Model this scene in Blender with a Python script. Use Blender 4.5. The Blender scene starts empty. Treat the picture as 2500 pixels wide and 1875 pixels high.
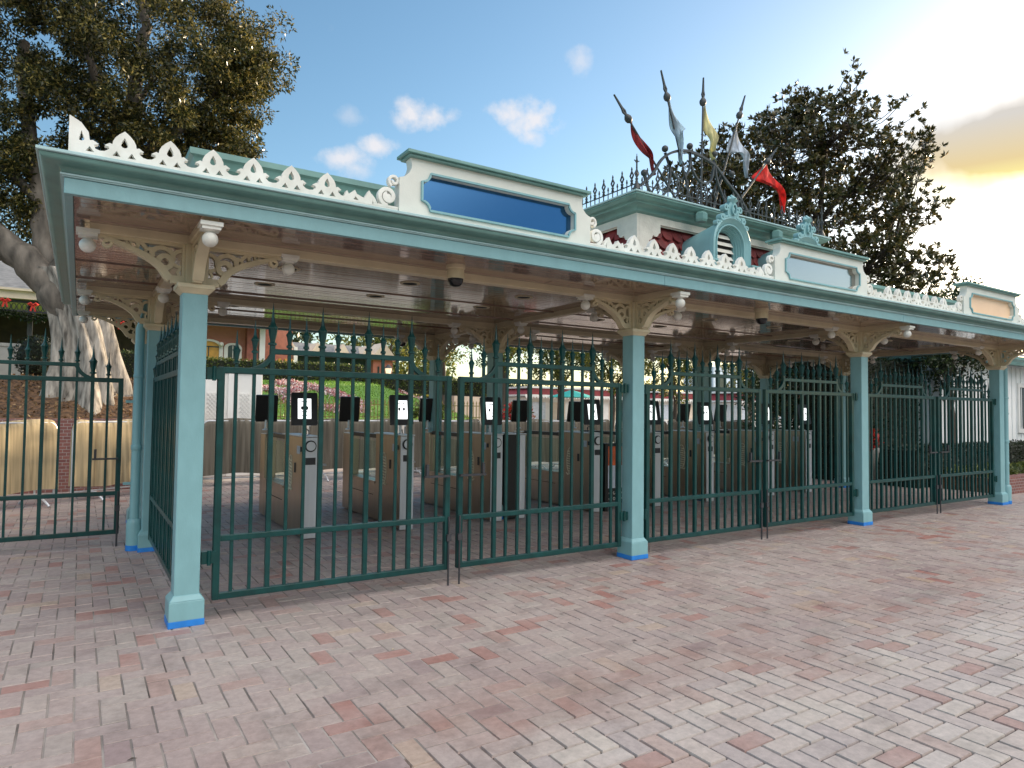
import bpy, bmesh, math, random
import numpy as np
from math import sin, cos, pi, radians
from mathutils import Vector, Matrix
random.seed(7); RNG = np.random.default_rng(7)
S = bpy.context.scene
COL = S.collection

# ------------------------------------------------------------------ materials
def nodes(m):
    m.use_nodes = True
    return m.node_tree.nodes, m.node_tree.links

def mat(name, col, rough=.5, metal=0., var=.12, scale=3., bump=0., bscale=40., spec=.5, coat=0., stretch=(1,1,1), dirt=None, island=0.):
    m = bpy.data.materials.new(name); N, L = nodes(m)
    b = N['Principled BSDF']
    b.inputs['Roughness'].default_value = rough; b.inputs['Metallic'].default_value = metal
    b.inputs['Specular IOR Level'].default_value = spec; b.inputs['Coat Weight'].default_value = coat
    b.inputs['Coat Roughness'].default_value = .08
    tc = N.new('ShaderNodeTexCoord'); mp = N.new('ShaderNodeMapping'); mp.inputs['Scale'].default_value = stretch
    L.new(tc.outputs['Object'], mp.inputs['Vector'])
    n = N.new('ShaderNodeTexNoise'); n.inputs['Scale'].default_value = scale; n.inputs['Detail'].default_value = 6
    L.new(mp.outputs['Vector'], n.inputs['Vector'])
    r = N.new('ShaderNodeValToRGB'); e = r.color_ramp.elements
    e[0].position = .3; e[1].position = .7
    c = Vector(col)
    d = Vector(dirt) if dirt else c * (1 - var * 1.6)
    e[0].color = (*d, 1); e[1].color = (*[min(1, x) for x in c * (1 + var)], 1)
    L.new(n.outputs['Fac'], r.inputs['Fac'])
    out = r.outputs['Color']
    if island:
        g = N.new('ShaderNodeNewGeometry'); hs = N.new('ShaderNodeHueSaturation')
        mr = N.new('ShaderNodeMapRange'); mr.inputs['To Min'].default_value = 1 - island; mr.inputs['To Max'].default_value = 1 + island
        L.new(g.outputs['Random Per Island'], mr.inputs['Value']); L.new(mr.outputs['Result'], hs.inputs['Value'])
        L.new(out, hs.inputs['Color']); out = hs.outputs['Color']
    L.new(out, b.inputs['Base Color'])
    # roughness breakup
    rr = N.new('ShaderNodeMapRange'); rr.inputs['To Min'].default_value = max(.02, rough * .8); rr.inputs['To Max'].default_value = min(1, rough * 1.25)
    L.new(n.outputs['Fac'], rr.inputs['Value']); L.new(rr.outputs['Result'], b.inputs['Roughness'])
    if bump:
        n2 = N.new('ShaderNodeTexNoise'); n2.inputs['Scale'].default_value = bscale; n2.inputs['Detail'].default_value = 4
        L.new(mp.outputs['Vector'], n2.inputs['Vector'])
        bu = N.new('ShaderNodeBump'); bu.inputs['Strength'].default_value = bump; bu.inputs['Distance'].default_value = .01
        L.new(n2.outputs['Fac'], bu.inputs['Height']); L.new(bu.outputs['Normal'], b.inputs['Normal'])
    return m

def leafmat(name, c1, c2, c3, trans=.35, rough=.4):
    m = bpy.data.materials.new(name); N, L = nodes(m)
    b = N['Principled BSDF']; b.inputs['Roughness'].default_value = rough
    b.inputs['Specular IOR Level'].default_value = .4
    g = N.new('ShaderNodeNewGeometry'); r = N.new('ShaderNodeValToRGB'); e = r.color_ramp.elements
    e[0].color = (*c1, 1); e[1].color = (*c3, 1); k = e.new(.55); k.color = (*c2, 1)
    L.new(g.outputs['Random Per Island'], r.inputs['Fac']); L.new(r.outputs['Color'], b.inputs['Base Color'])
    t = N.new('ShaderNodeBsdfTranslucent'); L.new(r.outputs['Color'], t.inputs['Color'])
    mx = N.new('ShaderNodeMixShader'); mx.inputs['Fac'].default_value = trans
    o = N['Material Output']; L.new(b.outputs['BSDF'], mx.inputs[1]); L.new(t.outputs['BSDF'], mx.inputs[2]); L.new(mx.outputs['Shader'], o.inputs['Surface'])
    return m

def emat(name, col, st):
    m = bpy.data.materials.new(name); N, L = nodes(m); b = N['Principled BSDF']
    b.inputs['Base Color'].default_value = (*col, 1); b.inputs['Emission Color'].default_value = (*col, 1); b.inputs['Emission Strength'].default_value = st
    b.inputs['Roughness'].default_value = .2
    return m

M = dict(
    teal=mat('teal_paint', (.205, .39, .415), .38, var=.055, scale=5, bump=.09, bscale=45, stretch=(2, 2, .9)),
    teald=mat('teal_paint_with_shade', (.135, .270, .245), .33, var=.12, scale=5, bump=.06, bscale=50),  # teal darkened to carry the shade of the cornice cove
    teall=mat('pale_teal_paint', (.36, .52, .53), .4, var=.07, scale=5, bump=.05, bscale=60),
    green=mat('dark_green_enamel', (.0024, .046, .044), .30, var=.2, scale=9, bump=.05, bscale=60, coat=.08, spec=.35),
    cream=mat('cream_paint', (.58, .49, .33), .42, var=.08, scale=5, bump=.05, bscale=50),
    white=mat('white_trim_paint', (.74, .73, .68), .45, var=.06, scale=6, bump=.06, bscale=50, dirt=(.60, .58, .52)),
    sign=mat('sign_board_paint', (.66, .67, .61), .45, var=.05, scale=5, bump=.08, bscale=80),
    ceil=mat('glossy_ceiling_boards', (.225, .145, .108), .055, var=.12, scale=2.2, bump=.05, bscale=9, spec=.8, coat=.4, stretch=(.5, 6, 1), island=.10),
    iron=mat('black_iron', (.035, .035, .04), .5, var=.2, scale=8),
    ironc=mat('grey_green_iron', (.042, .048, .050), .5, var=.3, scale=8),
    shingle=mat('red_scale_shingles', (.20, .028, .028), .55, var=.25, scale=6, bump=.3, bscale=40, island=.35),
    steel=mat('brushed_steel', (.46, .375, .285), .30, metal=.85, var=.12, scale=3, stretch=(1, 1, .15), bump=.03, bscale=60),
    steell=mat('silver_panel', (.62, .64, .68), .38, metal=.55, var=.10, scale=3, stretch=(3, 1, .2)),
    black=mat('black_plastic', (.008, .008, .009), .4, var=.2, scale=9),
    rubber=mat('dark_hole', (.006, .006, .006), .7, var=.2),
    brass=mat('pale_gold_relief', (.85, .76, .56), .5, var=.2, scale=20),
    tape=mat('blue_tape', (.015, .20, .62), .5, var=.10, scale=12),
    glass=None,
    panel=None,
    bark=mat('pale_bark', (.33, .30, .26), .85, var=.3, scale=4.5, bump=1., bscale=14, stretch=(2.6, 2.6, .55), dirt=(.06, .052, .042)),
    darkbark=mat('dark_bark', (.075, .058, .045), .85, var=.3, scale=3, bump=.8, bscale=14, stretch=(2, 2, .6)),
    mulch=mat('brown_ground_cover', (.115, .062, .03), .9, var=.5, scale=14, bump=1., bscale=30),
    lawn=mat('lawn_grass', (.14, .27, .035), .8, var=.25, scale=8, bump=.8, bscale=90),
    brickd=mat('shaded_brown_wall', (.055, .04, .03), .8, var=.3, scale=5),
    brickw=mat('red_brick_wall', (.30, .10, .075), .8, var=.2, scale=6, bump=.4, bscale=60),
    pinkw=mat('salmon_brick', (.42, .16, .11), .8, var=.12, scale=6, bump=.3, bscale=60),
    concrete=mat('pale_concrete', (.50, .48, .44), .8, var=.12, scale=4, bump=.3, bscale=30),
    whitew=mat('white_wall', (.76, .75, .72), .6, var=.05, scale=3),
    peach=mat('peach_wall', (.70, .58, .46), .7, var=.06, scale=3),
    roofg=mat('grey_slate', (.20, .20, .20), .7, var=.2, scale=6),
    redroof=mat('maroon_roof', (.22, .03, .035), .6, var=.2, scale=4),
    turq=mat('turquoise_canvas', (.03, .36, .32), .7, var=.1, scale=4),
    yel=mat('amber_paint', (.62, .33, .06), .5, var=.2, scale=4),  # plain amber colour for the door and posts
    win=mat('dark_window', (.03, .05, .05), .1, var=.2, scale=2),
    red=mat('red_bow_fabric', (.55, .03, .02), .7, var=.2, scale=6),
    orange=mat('orange_poster', (.70, .12, .03), .4, var=.3, scale=5),
    paper=mat('pale_blue_poster', (.55, .60, .68), .4, var=.1, scale=8),
    bluebin=mat('navy_plastic', (.02, .04, .16), .4, var=.2, scale=5),
    dirtm=mat('dark_ground', (.10, .085, .075), .9, var=.2, scale=1.5),
    stucco=mat('rough_cream_stucco', (.62, .60, .54), .8, var=.07, scale=8, bump=.5, bscale=35),
    flred=leafmat('red_white_flowers', (.36, .02, .03), (.62, .42, .42), (.80, .74, .72), .15, .6),
)
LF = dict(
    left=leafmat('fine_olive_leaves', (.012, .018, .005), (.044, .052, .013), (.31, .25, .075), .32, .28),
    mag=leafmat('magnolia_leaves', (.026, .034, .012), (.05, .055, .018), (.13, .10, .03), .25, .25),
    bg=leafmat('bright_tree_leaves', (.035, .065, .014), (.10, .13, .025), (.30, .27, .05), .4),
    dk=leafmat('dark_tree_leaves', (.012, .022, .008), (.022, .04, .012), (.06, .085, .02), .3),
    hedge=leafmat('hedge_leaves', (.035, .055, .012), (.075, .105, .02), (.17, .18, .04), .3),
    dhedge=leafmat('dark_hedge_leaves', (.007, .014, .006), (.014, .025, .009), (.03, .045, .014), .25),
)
def glass_mat():
    m = bpy.data.materials.new('green_tinted_glass'); N, L = nodes(m)
    b = N['Principled BSDF']; b.inputs['Base Color'].default_value = (.72, .86, .80, 1); b.inputs['Transmission Weight'].default_value = 1
    b.inputs['Roughness'].default_value = .02; b.inputs['IOR'].default_value = 1.1
    return m
M['glass'] = glass_mat()
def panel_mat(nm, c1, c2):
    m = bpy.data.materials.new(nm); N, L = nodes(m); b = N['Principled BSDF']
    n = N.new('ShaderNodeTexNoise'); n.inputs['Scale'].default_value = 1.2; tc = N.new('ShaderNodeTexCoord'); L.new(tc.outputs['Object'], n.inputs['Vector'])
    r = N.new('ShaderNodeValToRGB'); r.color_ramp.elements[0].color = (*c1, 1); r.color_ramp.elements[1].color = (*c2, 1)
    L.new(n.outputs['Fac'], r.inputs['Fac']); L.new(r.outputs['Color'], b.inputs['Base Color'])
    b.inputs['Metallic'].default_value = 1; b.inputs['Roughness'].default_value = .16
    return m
M['panel'] = panel_mat('sky_tint_blue_gloss_panel', (.055, .15, .29), (.075, .18, .33)); M['panel1'] = panel_mat('sky_tint_grey_gloss_panel', (.46, .42, .40), (.52, .48, .455)); M['panel2'] = mat('flare_tint_orange_panel', (.88, .60, .39), .3, var=.05, scale=2)  # sky reflection and sun flare tones put into the panel base colours

def brick_mat():
    m = bpy.data.materials.new('worn_clay_pavers'); N, L = nodes(m); b = N['Principled BSDF']
    g = N.new('ShaderNodeNewGeometry')
    def ramp(pal):
        r = N.new('ShaderNodeValToRGB'); cr = r.color_ramp; cr.interpolation = 'CONSTANT'; e = cr.elements
        e[0].position = 0; e[0].color = (*pal[0][1], 1); e[1].position = pal[1][0]; e[1].color = (*pal[1][1], 1)
        for p_, c_ in pal[2:]:
            k = e.new(p_); k.color = (*c_, 1)
        L.new(g.outputs['Random Per Island'], r.inputs['Fac']); return r
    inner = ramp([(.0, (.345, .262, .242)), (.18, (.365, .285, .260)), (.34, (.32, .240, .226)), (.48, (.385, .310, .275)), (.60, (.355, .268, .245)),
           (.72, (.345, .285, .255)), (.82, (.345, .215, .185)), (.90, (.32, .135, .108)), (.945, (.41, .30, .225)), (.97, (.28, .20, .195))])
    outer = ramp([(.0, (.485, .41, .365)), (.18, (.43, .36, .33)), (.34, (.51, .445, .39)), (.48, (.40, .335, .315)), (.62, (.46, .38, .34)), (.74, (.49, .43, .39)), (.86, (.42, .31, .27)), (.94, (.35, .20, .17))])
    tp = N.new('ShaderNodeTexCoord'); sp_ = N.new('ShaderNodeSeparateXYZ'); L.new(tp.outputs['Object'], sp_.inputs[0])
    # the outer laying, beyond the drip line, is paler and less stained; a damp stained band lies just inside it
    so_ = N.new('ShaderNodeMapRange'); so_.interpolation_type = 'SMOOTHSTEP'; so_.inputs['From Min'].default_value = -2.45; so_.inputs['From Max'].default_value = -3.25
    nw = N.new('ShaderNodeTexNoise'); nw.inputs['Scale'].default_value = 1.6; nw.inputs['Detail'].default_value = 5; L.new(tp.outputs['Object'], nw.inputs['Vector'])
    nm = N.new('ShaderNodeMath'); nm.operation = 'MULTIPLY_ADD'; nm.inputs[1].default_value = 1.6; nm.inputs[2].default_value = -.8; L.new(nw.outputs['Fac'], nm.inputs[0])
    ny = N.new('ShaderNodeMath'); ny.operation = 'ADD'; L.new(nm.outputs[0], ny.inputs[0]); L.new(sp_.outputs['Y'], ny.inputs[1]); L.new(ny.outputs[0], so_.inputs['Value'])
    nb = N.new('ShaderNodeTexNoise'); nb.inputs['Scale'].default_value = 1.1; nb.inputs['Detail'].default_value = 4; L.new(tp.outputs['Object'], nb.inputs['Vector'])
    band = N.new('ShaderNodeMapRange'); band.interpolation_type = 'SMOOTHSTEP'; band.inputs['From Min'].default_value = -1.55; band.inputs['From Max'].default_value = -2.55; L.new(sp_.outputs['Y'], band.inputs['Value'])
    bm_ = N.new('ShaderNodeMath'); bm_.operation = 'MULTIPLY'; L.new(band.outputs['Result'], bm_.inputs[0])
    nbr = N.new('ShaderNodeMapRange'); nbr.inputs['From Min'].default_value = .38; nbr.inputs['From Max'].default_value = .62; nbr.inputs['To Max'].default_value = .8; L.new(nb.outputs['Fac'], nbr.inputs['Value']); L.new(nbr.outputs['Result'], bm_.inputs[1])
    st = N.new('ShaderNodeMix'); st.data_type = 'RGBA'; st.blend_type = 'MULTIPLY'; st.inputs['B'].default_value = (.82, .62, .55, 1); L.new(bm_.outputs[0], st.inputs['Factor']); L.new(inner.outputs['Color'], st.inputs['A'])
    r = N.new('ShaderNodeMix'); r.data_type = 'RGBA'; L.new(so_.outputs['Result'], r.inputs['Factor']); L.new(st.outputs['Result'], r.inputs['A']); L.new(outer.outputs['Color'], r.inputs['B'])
    tc = N.new('ShaderNodeTexCoord')
    n1 = N.new('ShaderNodeTexNoise'); n1.inputs['Scale'].default_value = .55; n1.inputs['Detail'].default_value = 5
    n2 = N.new('ShaderNodeTexNoise'); n2.inputs['Scale'].default_value = 22; n2.inputs['Detail'].default_value = 7; n2.inputs['Roughness'].default_value = .7
    n3 = N.new('ShaderNodeTexNoise'); n3.inputs['Scale'].default_value = 4; n3.inputs['Detail'].default_value = 6
    for n in (n1, n2, n3): L.new(tc.outputs['Object'], n.inputs['Vector'])
    # bloom of pale worn dust in wide patches
    mr = N.new('ShaderNodeMapRange'); mr.inputs['From Min'].default_value = .38; mr.inputs['From Max'].default_value = .66
    mr.inputs['To Min'].default_value = .3; mr.inputs['To Max'].default_value = 1.0; L.new(n1.outputs['Fac'], mr.inputs['Value'])
    mul = N.new('ShaderNodeMath'); mul.operation = 'MULTIPLY'; L.new(mr.outputs['Result'], mul.inputs[0]); L.new(n3.outputs['Fac'], mul.inputs[1])
    mx = N.new('ShaderNodeMix'); mx.data_type = 'RGBA'; mx.inputs['B'].default_value = (.46, .405, .375, 1)
    L.new(mul.outputs[0], mx.inputs['Factor']); L.new(r.outputs['Result'], mx.inputs['A'])
    # fine grain
    mr2 = N.new('ShaderNodeMapRange'); mr2.inputs['From Min'].default_value = .3; mr2.inputs['From Max'].default_value = .7
    mr2.inputs['To Min'].default_value = .80; mr2.inputs['To Max'].default_value = 1.16; L.new(n2.outputs['Fac'], mr2.inputs['Value'])
    hs = N.new('ShaderNodeHueSaturation'); L.new(mx.outputs['Result'], hs.inputs['Color']); L.new(mr2.outputs['Result'], hs.inputs['Value'])
    L.new(hs.outputs['Color'], b.inputs['Base Color'])
    vo = N.new('ShaderNodeTexVoronoi'); vo.inputs['Scale'].default_value = 1.7; vo.inputs['Randomness'].default_value = 1; L.new(tc.outputs['Object'], vo.inputs['Vector'])
    gm = N.new('ShaderNodeMapRange'); gm.inputs['From Min'].default_value = .022; gm.inputs['From Max'].default_value = .034; gm.inputs['To Min'].default_value = .55; gm.inputs['To Max'].default_value = 1; L.new(vo.outputs['Distance'], gm.inputs['Value'])
    n5 = N.new('ShaderNodeTexNoise'); n5.inputs['Scale'].default_value = 2.6; n5.inputs['Detail'].default_value = 8; n5.inputs['Roughness'].default_value = .65; L.new(tc.outputs['Object'], n5.inputs['Vector'])
    s5 = N.new('ShaderNodeMapRange'); s5.inputs['From Min'].default_value = .30; s5.inputs['From Max'].default_value = .48; s5.inputs['To Min'].default_value = .74; s5.inputs['To Max'].default_value = 1; L.new(n5.outputs['Fac'], s5.inputs['Value'])
    gs = N.new('ShaderNodeMath'); gs.operation = 'MULTIPLY'; L.new(gm.outputs['Result'], gs.inputs[0]); L.new(s5.outputs['Result'], gs.inputs[1])
    h2 = N.new('ShaderNodeHueSaturation'); L.new(hs.outputs['Color'], h2.inputs['Color']); L.new(gs.outputs[0], h2.inputs['Value']); L.new(h2.outputs['Color'], b.inputs['Base Color'])
    b.inputs['Roughness'].default_value = .62; b.inputs['Specular IOR Level'].default_value = .4
    mr3 = N.new('ShaderNodeMapRange'); mr3.inputs['To Min'].default_value = .38; mr3.inputs['To Max'].default_value = .72
    L.new(n3.outputs['Fac'], mr3.inputs['Value']); L.new(mr3.outputs['Result'], b.inputs['Roughness'])
    bu = N.new('ShaderNodeBump'); bu.inputs['Strength'].default_value = .5; bu.inputs['Distance'].default_value = .006
    L.new(n2.outputs['Fac'], bu.inputs['Height']); L.new(bu.outputs['Normal'], b.inputs['Normal'])
    return m
M['brick'] = brick_mat()

def coursed(name, c1, c2, mortar, sc=4.2):
    m = bpy.data.materials.new(name); N, L = nodes(m); b = N['Principled BSDF']; b.inputs['Roughness'].default_value = .85
    tc = N.new('ShaderNodeTexCoord'); sep = N.new('ShaderNodeSeparateXYZ'); cb = N.new('ShaderNodeCombineXYZ'); ad = N.new('ShaderNodeMath')
    L.new(tc.outputs['Object'], sep.inputs[0]); L.new(sep.outputs[0], ad.inputs[0]); L.new(sep.outputs[1], ad.inputs[1])
    L.new(ad.outputs[0], cb.inputs[0]); L.new(sep.outputs[2], cb.inputs[1])
    t = N.new('ShaderNodeTexBrick'); t.inputs['Scale'].default_value = sc; t.inputs['Color1'].default_value = (*c1, 1); t.inputs['Color2'].default_value = (*c2, 1); t.inputs['Mortar'].default_value = (*mortar, 1)
    L.new(cb.outputs[0], t.inputs['Vector']); L.new(t.outputs['Color'], b.inputs['Base Color'])
    bu = N.new('ShaderNodeBump'); bu.inputs['Strength'].default_value = .5; bu.inputs['Distance'].default_value = .01; bu.invert = True
    L.new(t.outputs['Fac'], bu.inputs['Height']); L.new(bu.outputs['Normal'], b.inputs['Normal'])
    return m
M['coursed'] = coursed('coursed_red_brick', (.22, .085, .07), (.15, .06, .055), (.30, .26, .24))
M['coursed2'] = coursed('coursed_salmon_brick', (.46, .17, .11), (.38, .13, .09), (.48, .33, .27), 5.)

def cloth_mat(name, c, trans):
    m = bpy.data.materials.new(name); N, L = nodes(m); b = N['Principled BSDF']; b.inputs['Roughness'].default_value = .9
    tc = N.new('ShaderNodeTexCoord'); mp = N.new('ShaderNodeMapping'); mp.inputs['Scale'].default_value = (14, 14, .6); L.new(tc.outputs['Object'], mp.inputs['Vector'])
    n = N.new('ShaderNodeTexNoise'); n.inputs['Scale'].default_value = 1; n.inputs['Detail'].default_value = 5; L.new(mp.outputs['Vector'], n.inputs['Vector'])
    r = N.new('ShaderNodeValToRGB'); r.color_ramp.elements[0].position = .32; r.color_ramp.elements[1].position = .62
    r.color_ramp.elements[0].color = (*[x * .42 for x in c], 1); r.color_ramp.elements[1].color = (*c, 1); L.new(n.outputs['Fac'], r.inputs['Fac'])
    L.new(r.outputs['Color'], b.inputs['Base Color'])
    t = N.new('ShaderNodeBsdfTranslucent'); L.new(r.outputs['Color'], t.inputs['Color'])
    mx = N.new('ShaderNodeMixShader'); mx.inputs['Fac'].default_value = trans; o = N['Material Output']
    L.new(b.outputs['BSDF'], mx.inputs[1]); L.new(t.outputs['BSDF'], mx.inputs[2]); L.new(mx.outputs['Shader'], o.inputs['Surface'])
    return m
M['clothy'] = cloth_mat('cream_barrier_cover', (.66, .54, .34), .35)
M['clothg'] = cloth_mat('grey_barrier_cover', (.21, .185, .145), .22)
for nm, c in (('fl_red', (.38, .05, .055)), ('fl_blue', (.44, .58, .68)), ('fl_yellow', (.72, .68, .38)), ('fl_white', (.62, .70, .80)), ('fl_scarlet', (.78, .045, .035))):
    M[nm] = cloth_mat(nm.replace('fl_', '') + '_flag_cloth', c, .4)

# ------------------------------------------------------------------ mesh builder
class MB:
    def __init__(s): s.v = []; s.f = []
    def add(s, vs, fs):
        o = len(s.v); s.v += [tuple(v) for v in vs]; s.f += [tuple(i + o for i in f) for f in fs]; return s
    def box(s, a, b):
        x0, y0, z0 = a; x1, y1, z1 = b
        if x0 > x1: x0, x1 = x1, x0
        if y0 > y1: y0, y1 = y1, y0
        if z0 > z1: z0, z1 = z1, z0
        return s.add([(x0,y0,z0),(x1,y0,z0),(x1,y1,z0),(x0,y1,z0),(x0,y0,z1),(x1,y0,z1),(x1,y1,z1),(x0,y1,z1)],
                     [(0,3,2,1),(4,5,6,7),(0,1,5,4),(1,2,6,5),(2,3,7,6),(3,0,4,7)])
    def frus(s, c, z0, z1, w0, w1, d0=None, d1=None):     # square frustum
        d0 = w0 if d0 is None else d0; d1 = w1 if d1 is None else d1
        x, y = c; v = []
        for z, w, d in ((z0, w0, d0), (z1, w1, d1)):
            v += [(x-w/2,y-d/2,z),(x+w/2,y-d/2,z),(x+w/2,y+d/2,z),(x-w/2,y+d/2,z)]
        return s.add(v, [(0,3,2,1),(4,5,6,7),(0,1,5,4),(1,2,6,5),(2,3,7,6),(3,0,4,7)])
    def tube(s, pts, rad, n=8, caps=True, squash=None):
        pts = [Vector(p) for p in pts]
        if not hasattr(rad, '__len__'): rad = [rad] * len(pts)
        rings = []; up = Vector((0, 0, 1)); o = len(s.v); prev = None
        for i, p in enumerate(pts):
            t = (pts[min(i+1, len(pts)-1)] - pts[max(i-1, 0)])
            t = t.normalized() if t.length > 1e-9 else Vector((0,0,1))
            if prev is None:
                a = t.cross(up); a = a if a.length > 1e-3 else t.cross(Vector((1,0,0)))
            else: a = prev - t * prev.dot(t)
            a.normalize(); b = t.cross(a); prev = a
            for k in range(n):
                q = 2*pi*(k+.5)/n; s.v.append(tuple(p + (a*cos(q) + b*sin(q)) * rad[i]))
        for i in range(len(pts)-1):
            for k in range(n):
                k2 = (k+1) % n; s.f.append((o+i*n+k, o+i*n+k2, o+(i+1)*n+k2, o+(i+1)*n+k))
        if caps:
            s.f.append(tuple(o+k for k in range(n))[::-1]); s.f.append(tuple(o+(len(pts)-1)*n+k for k in range(n)))
        return s
    def lathe(s, c, prof, n=12):       # prof: list of (r,z)
        c = Vector(c); o = len(s.v)
        for r, z in prof:
            for k in range(n):
                q = 2*pi*k/n; s.v.append((c.x + r*cos(q), c.y + r*sin(q), c.z + z))
        for i in range(len(prof)-1):
            for k in range(n):
                k2 = (k+1) % n; s.f.append((o+i*n+k, o+i*n+k2, o+(i+1)*n+k2, o+(i+1)*n+k))
        s.f.append(tuple(o+k for k in range(n))[::-1]); s.f.append(tuple(o+(len(prof)-1)*n+k for k in range(n)))
        return s
    def ball(s, c, r, n=12, sz=1.):
        return s.lathe(c, [(max(1e-4, r*sin(pi*i/8)), -r*sz*cos(pi*i/8)) for i in range(9)], n)
    def ribbon(s, pts, w, d, fr):       # flat strip in the (u,w) plane, thickness d; fr maps (u,w,t)->xyz
        P = [Vector(p) for p in pts]
        if not hasattr(w, '__len__'): w = [w] * len(P)
        o = len(s.v); n = len(P)
        for i, p in enumerate(P):
            t = P[min(i+1, n-1)] - P[max(i-1, 0)]; t.normalize(); nn = Vector((-t.y, t.x))
            a = p + nn * w[i]/2; b = p - nn * w[i]/2
            for q, dd in ((a, -d/2), (b, -d/2), (b, d/2), (a, d/2)): s.v.append(tuple(fr(q.x, q.y, dd)))
        for i in range(n-1):
            for k in range(4):
                k2 = (k+1) % 4; s.f.append((o+i*4+k, o+i*4+k2, o+(i+1)*4+k2, o+(i+1)*4+k))
        s.f.append((o+3, o+2, o+1, o)); s.f.append(tuple(o+(n-1)*4+k for k in range(4)))
        return s
    def prism(s, out, d0, d1, fr):      # simple polygon extruded
        n = len(out); o = len(s.v)
        for d in (d0, d1):
            for p in out: s.v.append(tuple(fr(p[0], p[1], d)))
        s.f.append(tuple(o+k for k in range(n))[::-1]); s.f.append(tuple(o+n+k for k in range(n)))
        for k in range(n):
            k2 = (k+1) % n; s.f.append((o+k, o+k2, o+n+k2, o+n+k))
        return s
    def plate(s, outs, d0, d1, fr):     # outline with holes extruded, via a filled 2D curve
        cu = bpy.data.curves.new('tmp', 'CURVE'); cu.dimensions = '2D'; cu.fill_mode = 'BOTH'; cu.extrude = abs(d1-d0)/2
        for o_ in outs:
            sp = cu.splines.new('POLY'); sp.points.add(len(o_)-1); sp.use_cyclic_u = True
            for i, p in enumerate(o_): sp.points[i].co = (p[0], p[1], 0, 1)
        ob = bpy.data.objects.new('tmp', cu); COL.objects.link(ob)
        dg = bpy.context.evaluated_depsgraph_get(); me = bpy.data.meshes.new_from_object(ob.evaluated_get(dg))
        mid = (d0+d1)/2
        s.add([fr(v.co.x, v.co.y, v.co.z + mid) for v in me.vertices], [tuple(p.vertices) for p in me.polygons])
        bpy.data.objects.remove(ob); bpy.data.curves.remove(cu); bpy.data.meshes.remove(me)
        return s
    def sweep(s, prof, x0, x1, y0, y1, close=True):   # moulding profile (out,z) round a rectangle, mitred
        o = len(s.v); n = len(prof)
        for k in range(4):
            for (u, z) in prof:
                x = x0 - u if k in (0, 3) else x1 + u; y = y0 - u if k in (0, 1) else y1 + u
                s.v.append((x, y, z))
        for k in range(4):
            k2 = (k+1) % 4
            for i in range(n-1):
                s.f.append((o+k*n+i, o+k2*n+i, o+k2*n+i+1, o+k*n+i+1))
        return s
    def build(s, name, m, parent=None, off=(0,0,0), smooth=None):
        me = bpy.data.meshes.new(name)
        ox, oy, oz = off
        me.from_pydata([(x-ox, y-oy, z-oz) for x, y, z in s.v], [], s.f); me.update()
        bm = bmesh.new(); bm.from_mesh(me); bmesh.ops.recalc_face_normals(bm, faces=bm.faces); bm.to_mesh(me); bm.free()
        me.materials.append(m)
        if smooth is not None:
            me.polygons.foreach_set('use_smooth', [True]*len(me.polygons)); me.set_sharp_from_angle(angle=radians(smooth))
        ob = bpy.data.objects.new(name, me); COL.objects.link(ob)
        if parent: ob.parent = parent
        else: ob.location = off
        return ob

def bev(ob, w=.006, seg=2):
    b = ob.modifiers.new('bevel', 'BEVEL'); b.width = w; b.segments = seg; b.limit_method = 'ANGLE'; b.angle_limit = radians(40)
    return ob
def tag(o, label=None, cat=None, group=None, kind=None):
    if label: o['label'] = label
    if cat: o['category'] = cat
    if group: o['group'] = group
    if kind: o['kind'] = kind
    return o
def thing(name, label, cat, loc=(0,0,0), group=None, rz=0):
    o = bpy.data.objects.new(name, None); COL.objects.link(o); o.location = loc; o.rotation_euler = (0,0,rz)
    o.empty_display_size = .2
    return tag(o, label, cat, group)
KIDS = {}
def copy_tree(o, parent=None):
    c = o.copy(); COL.objects.link(c)
    if parent: c.parent = parent
    for ch in list(o.children): copy_tree(ch, c)
    return c
XZ = lambda y: (lambda u, w, t: (u, y + t, w))          # plate frames
def circ(cx, cy, r, n=16, ry=None): return [(cx + r*cos(2*pi*i/n), cy + (ry or r)*sin(2*pi*i/n)) for i in range(n)]
def arc(cx, cy, r, a0, a1, n=8, ry=None): return [(cx + r*cos(radians(a0+(a1-a0)*i/n)), cy + (ry or r)*sin(radians(a0+(a1-a0)*i/n))) for i in range(n+1)]
def spiral(cx, cy, r0, r1, a0, turns, n=26, d=1): return [(cx + (r0+(r1-r0)*i/n)*cos(a0+d*turns*2*pi*i/n), cy + (r0+(r1-r0)*i/n)*sin(a0+d*turns*2*pi*i/n)) for i in range(n+1)]

def fastmesh(name, V, F, m, parent=None, smooth=False):
    me = bpy.data.meshes.new(name); nv = len(V); nf, k = F.shape
    me.vertices.add(nv); me.vertices.foreach_set('co', V.astype(np.float32).ravel())
    me.loops.add(nf*k); me.loops.foreach_set('vertex_index', F.astype(np.int32).ravel())
    me.polygons.add(nf); me.polygons.foreach_set('loop_start', np.arange(0, nf*k, k, dtype=np.int32))
    me.polygons.foreach_set('use_smooth', np.full(nf, bool(smooth)))
    me.update(calc_edges=True); me.validate(); me.materials.append(m)
    ob = bpy.data.objects.new(name, me); COL.objects.link(ob)
    if parent: ob.parent = parent
    return ob

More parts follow.
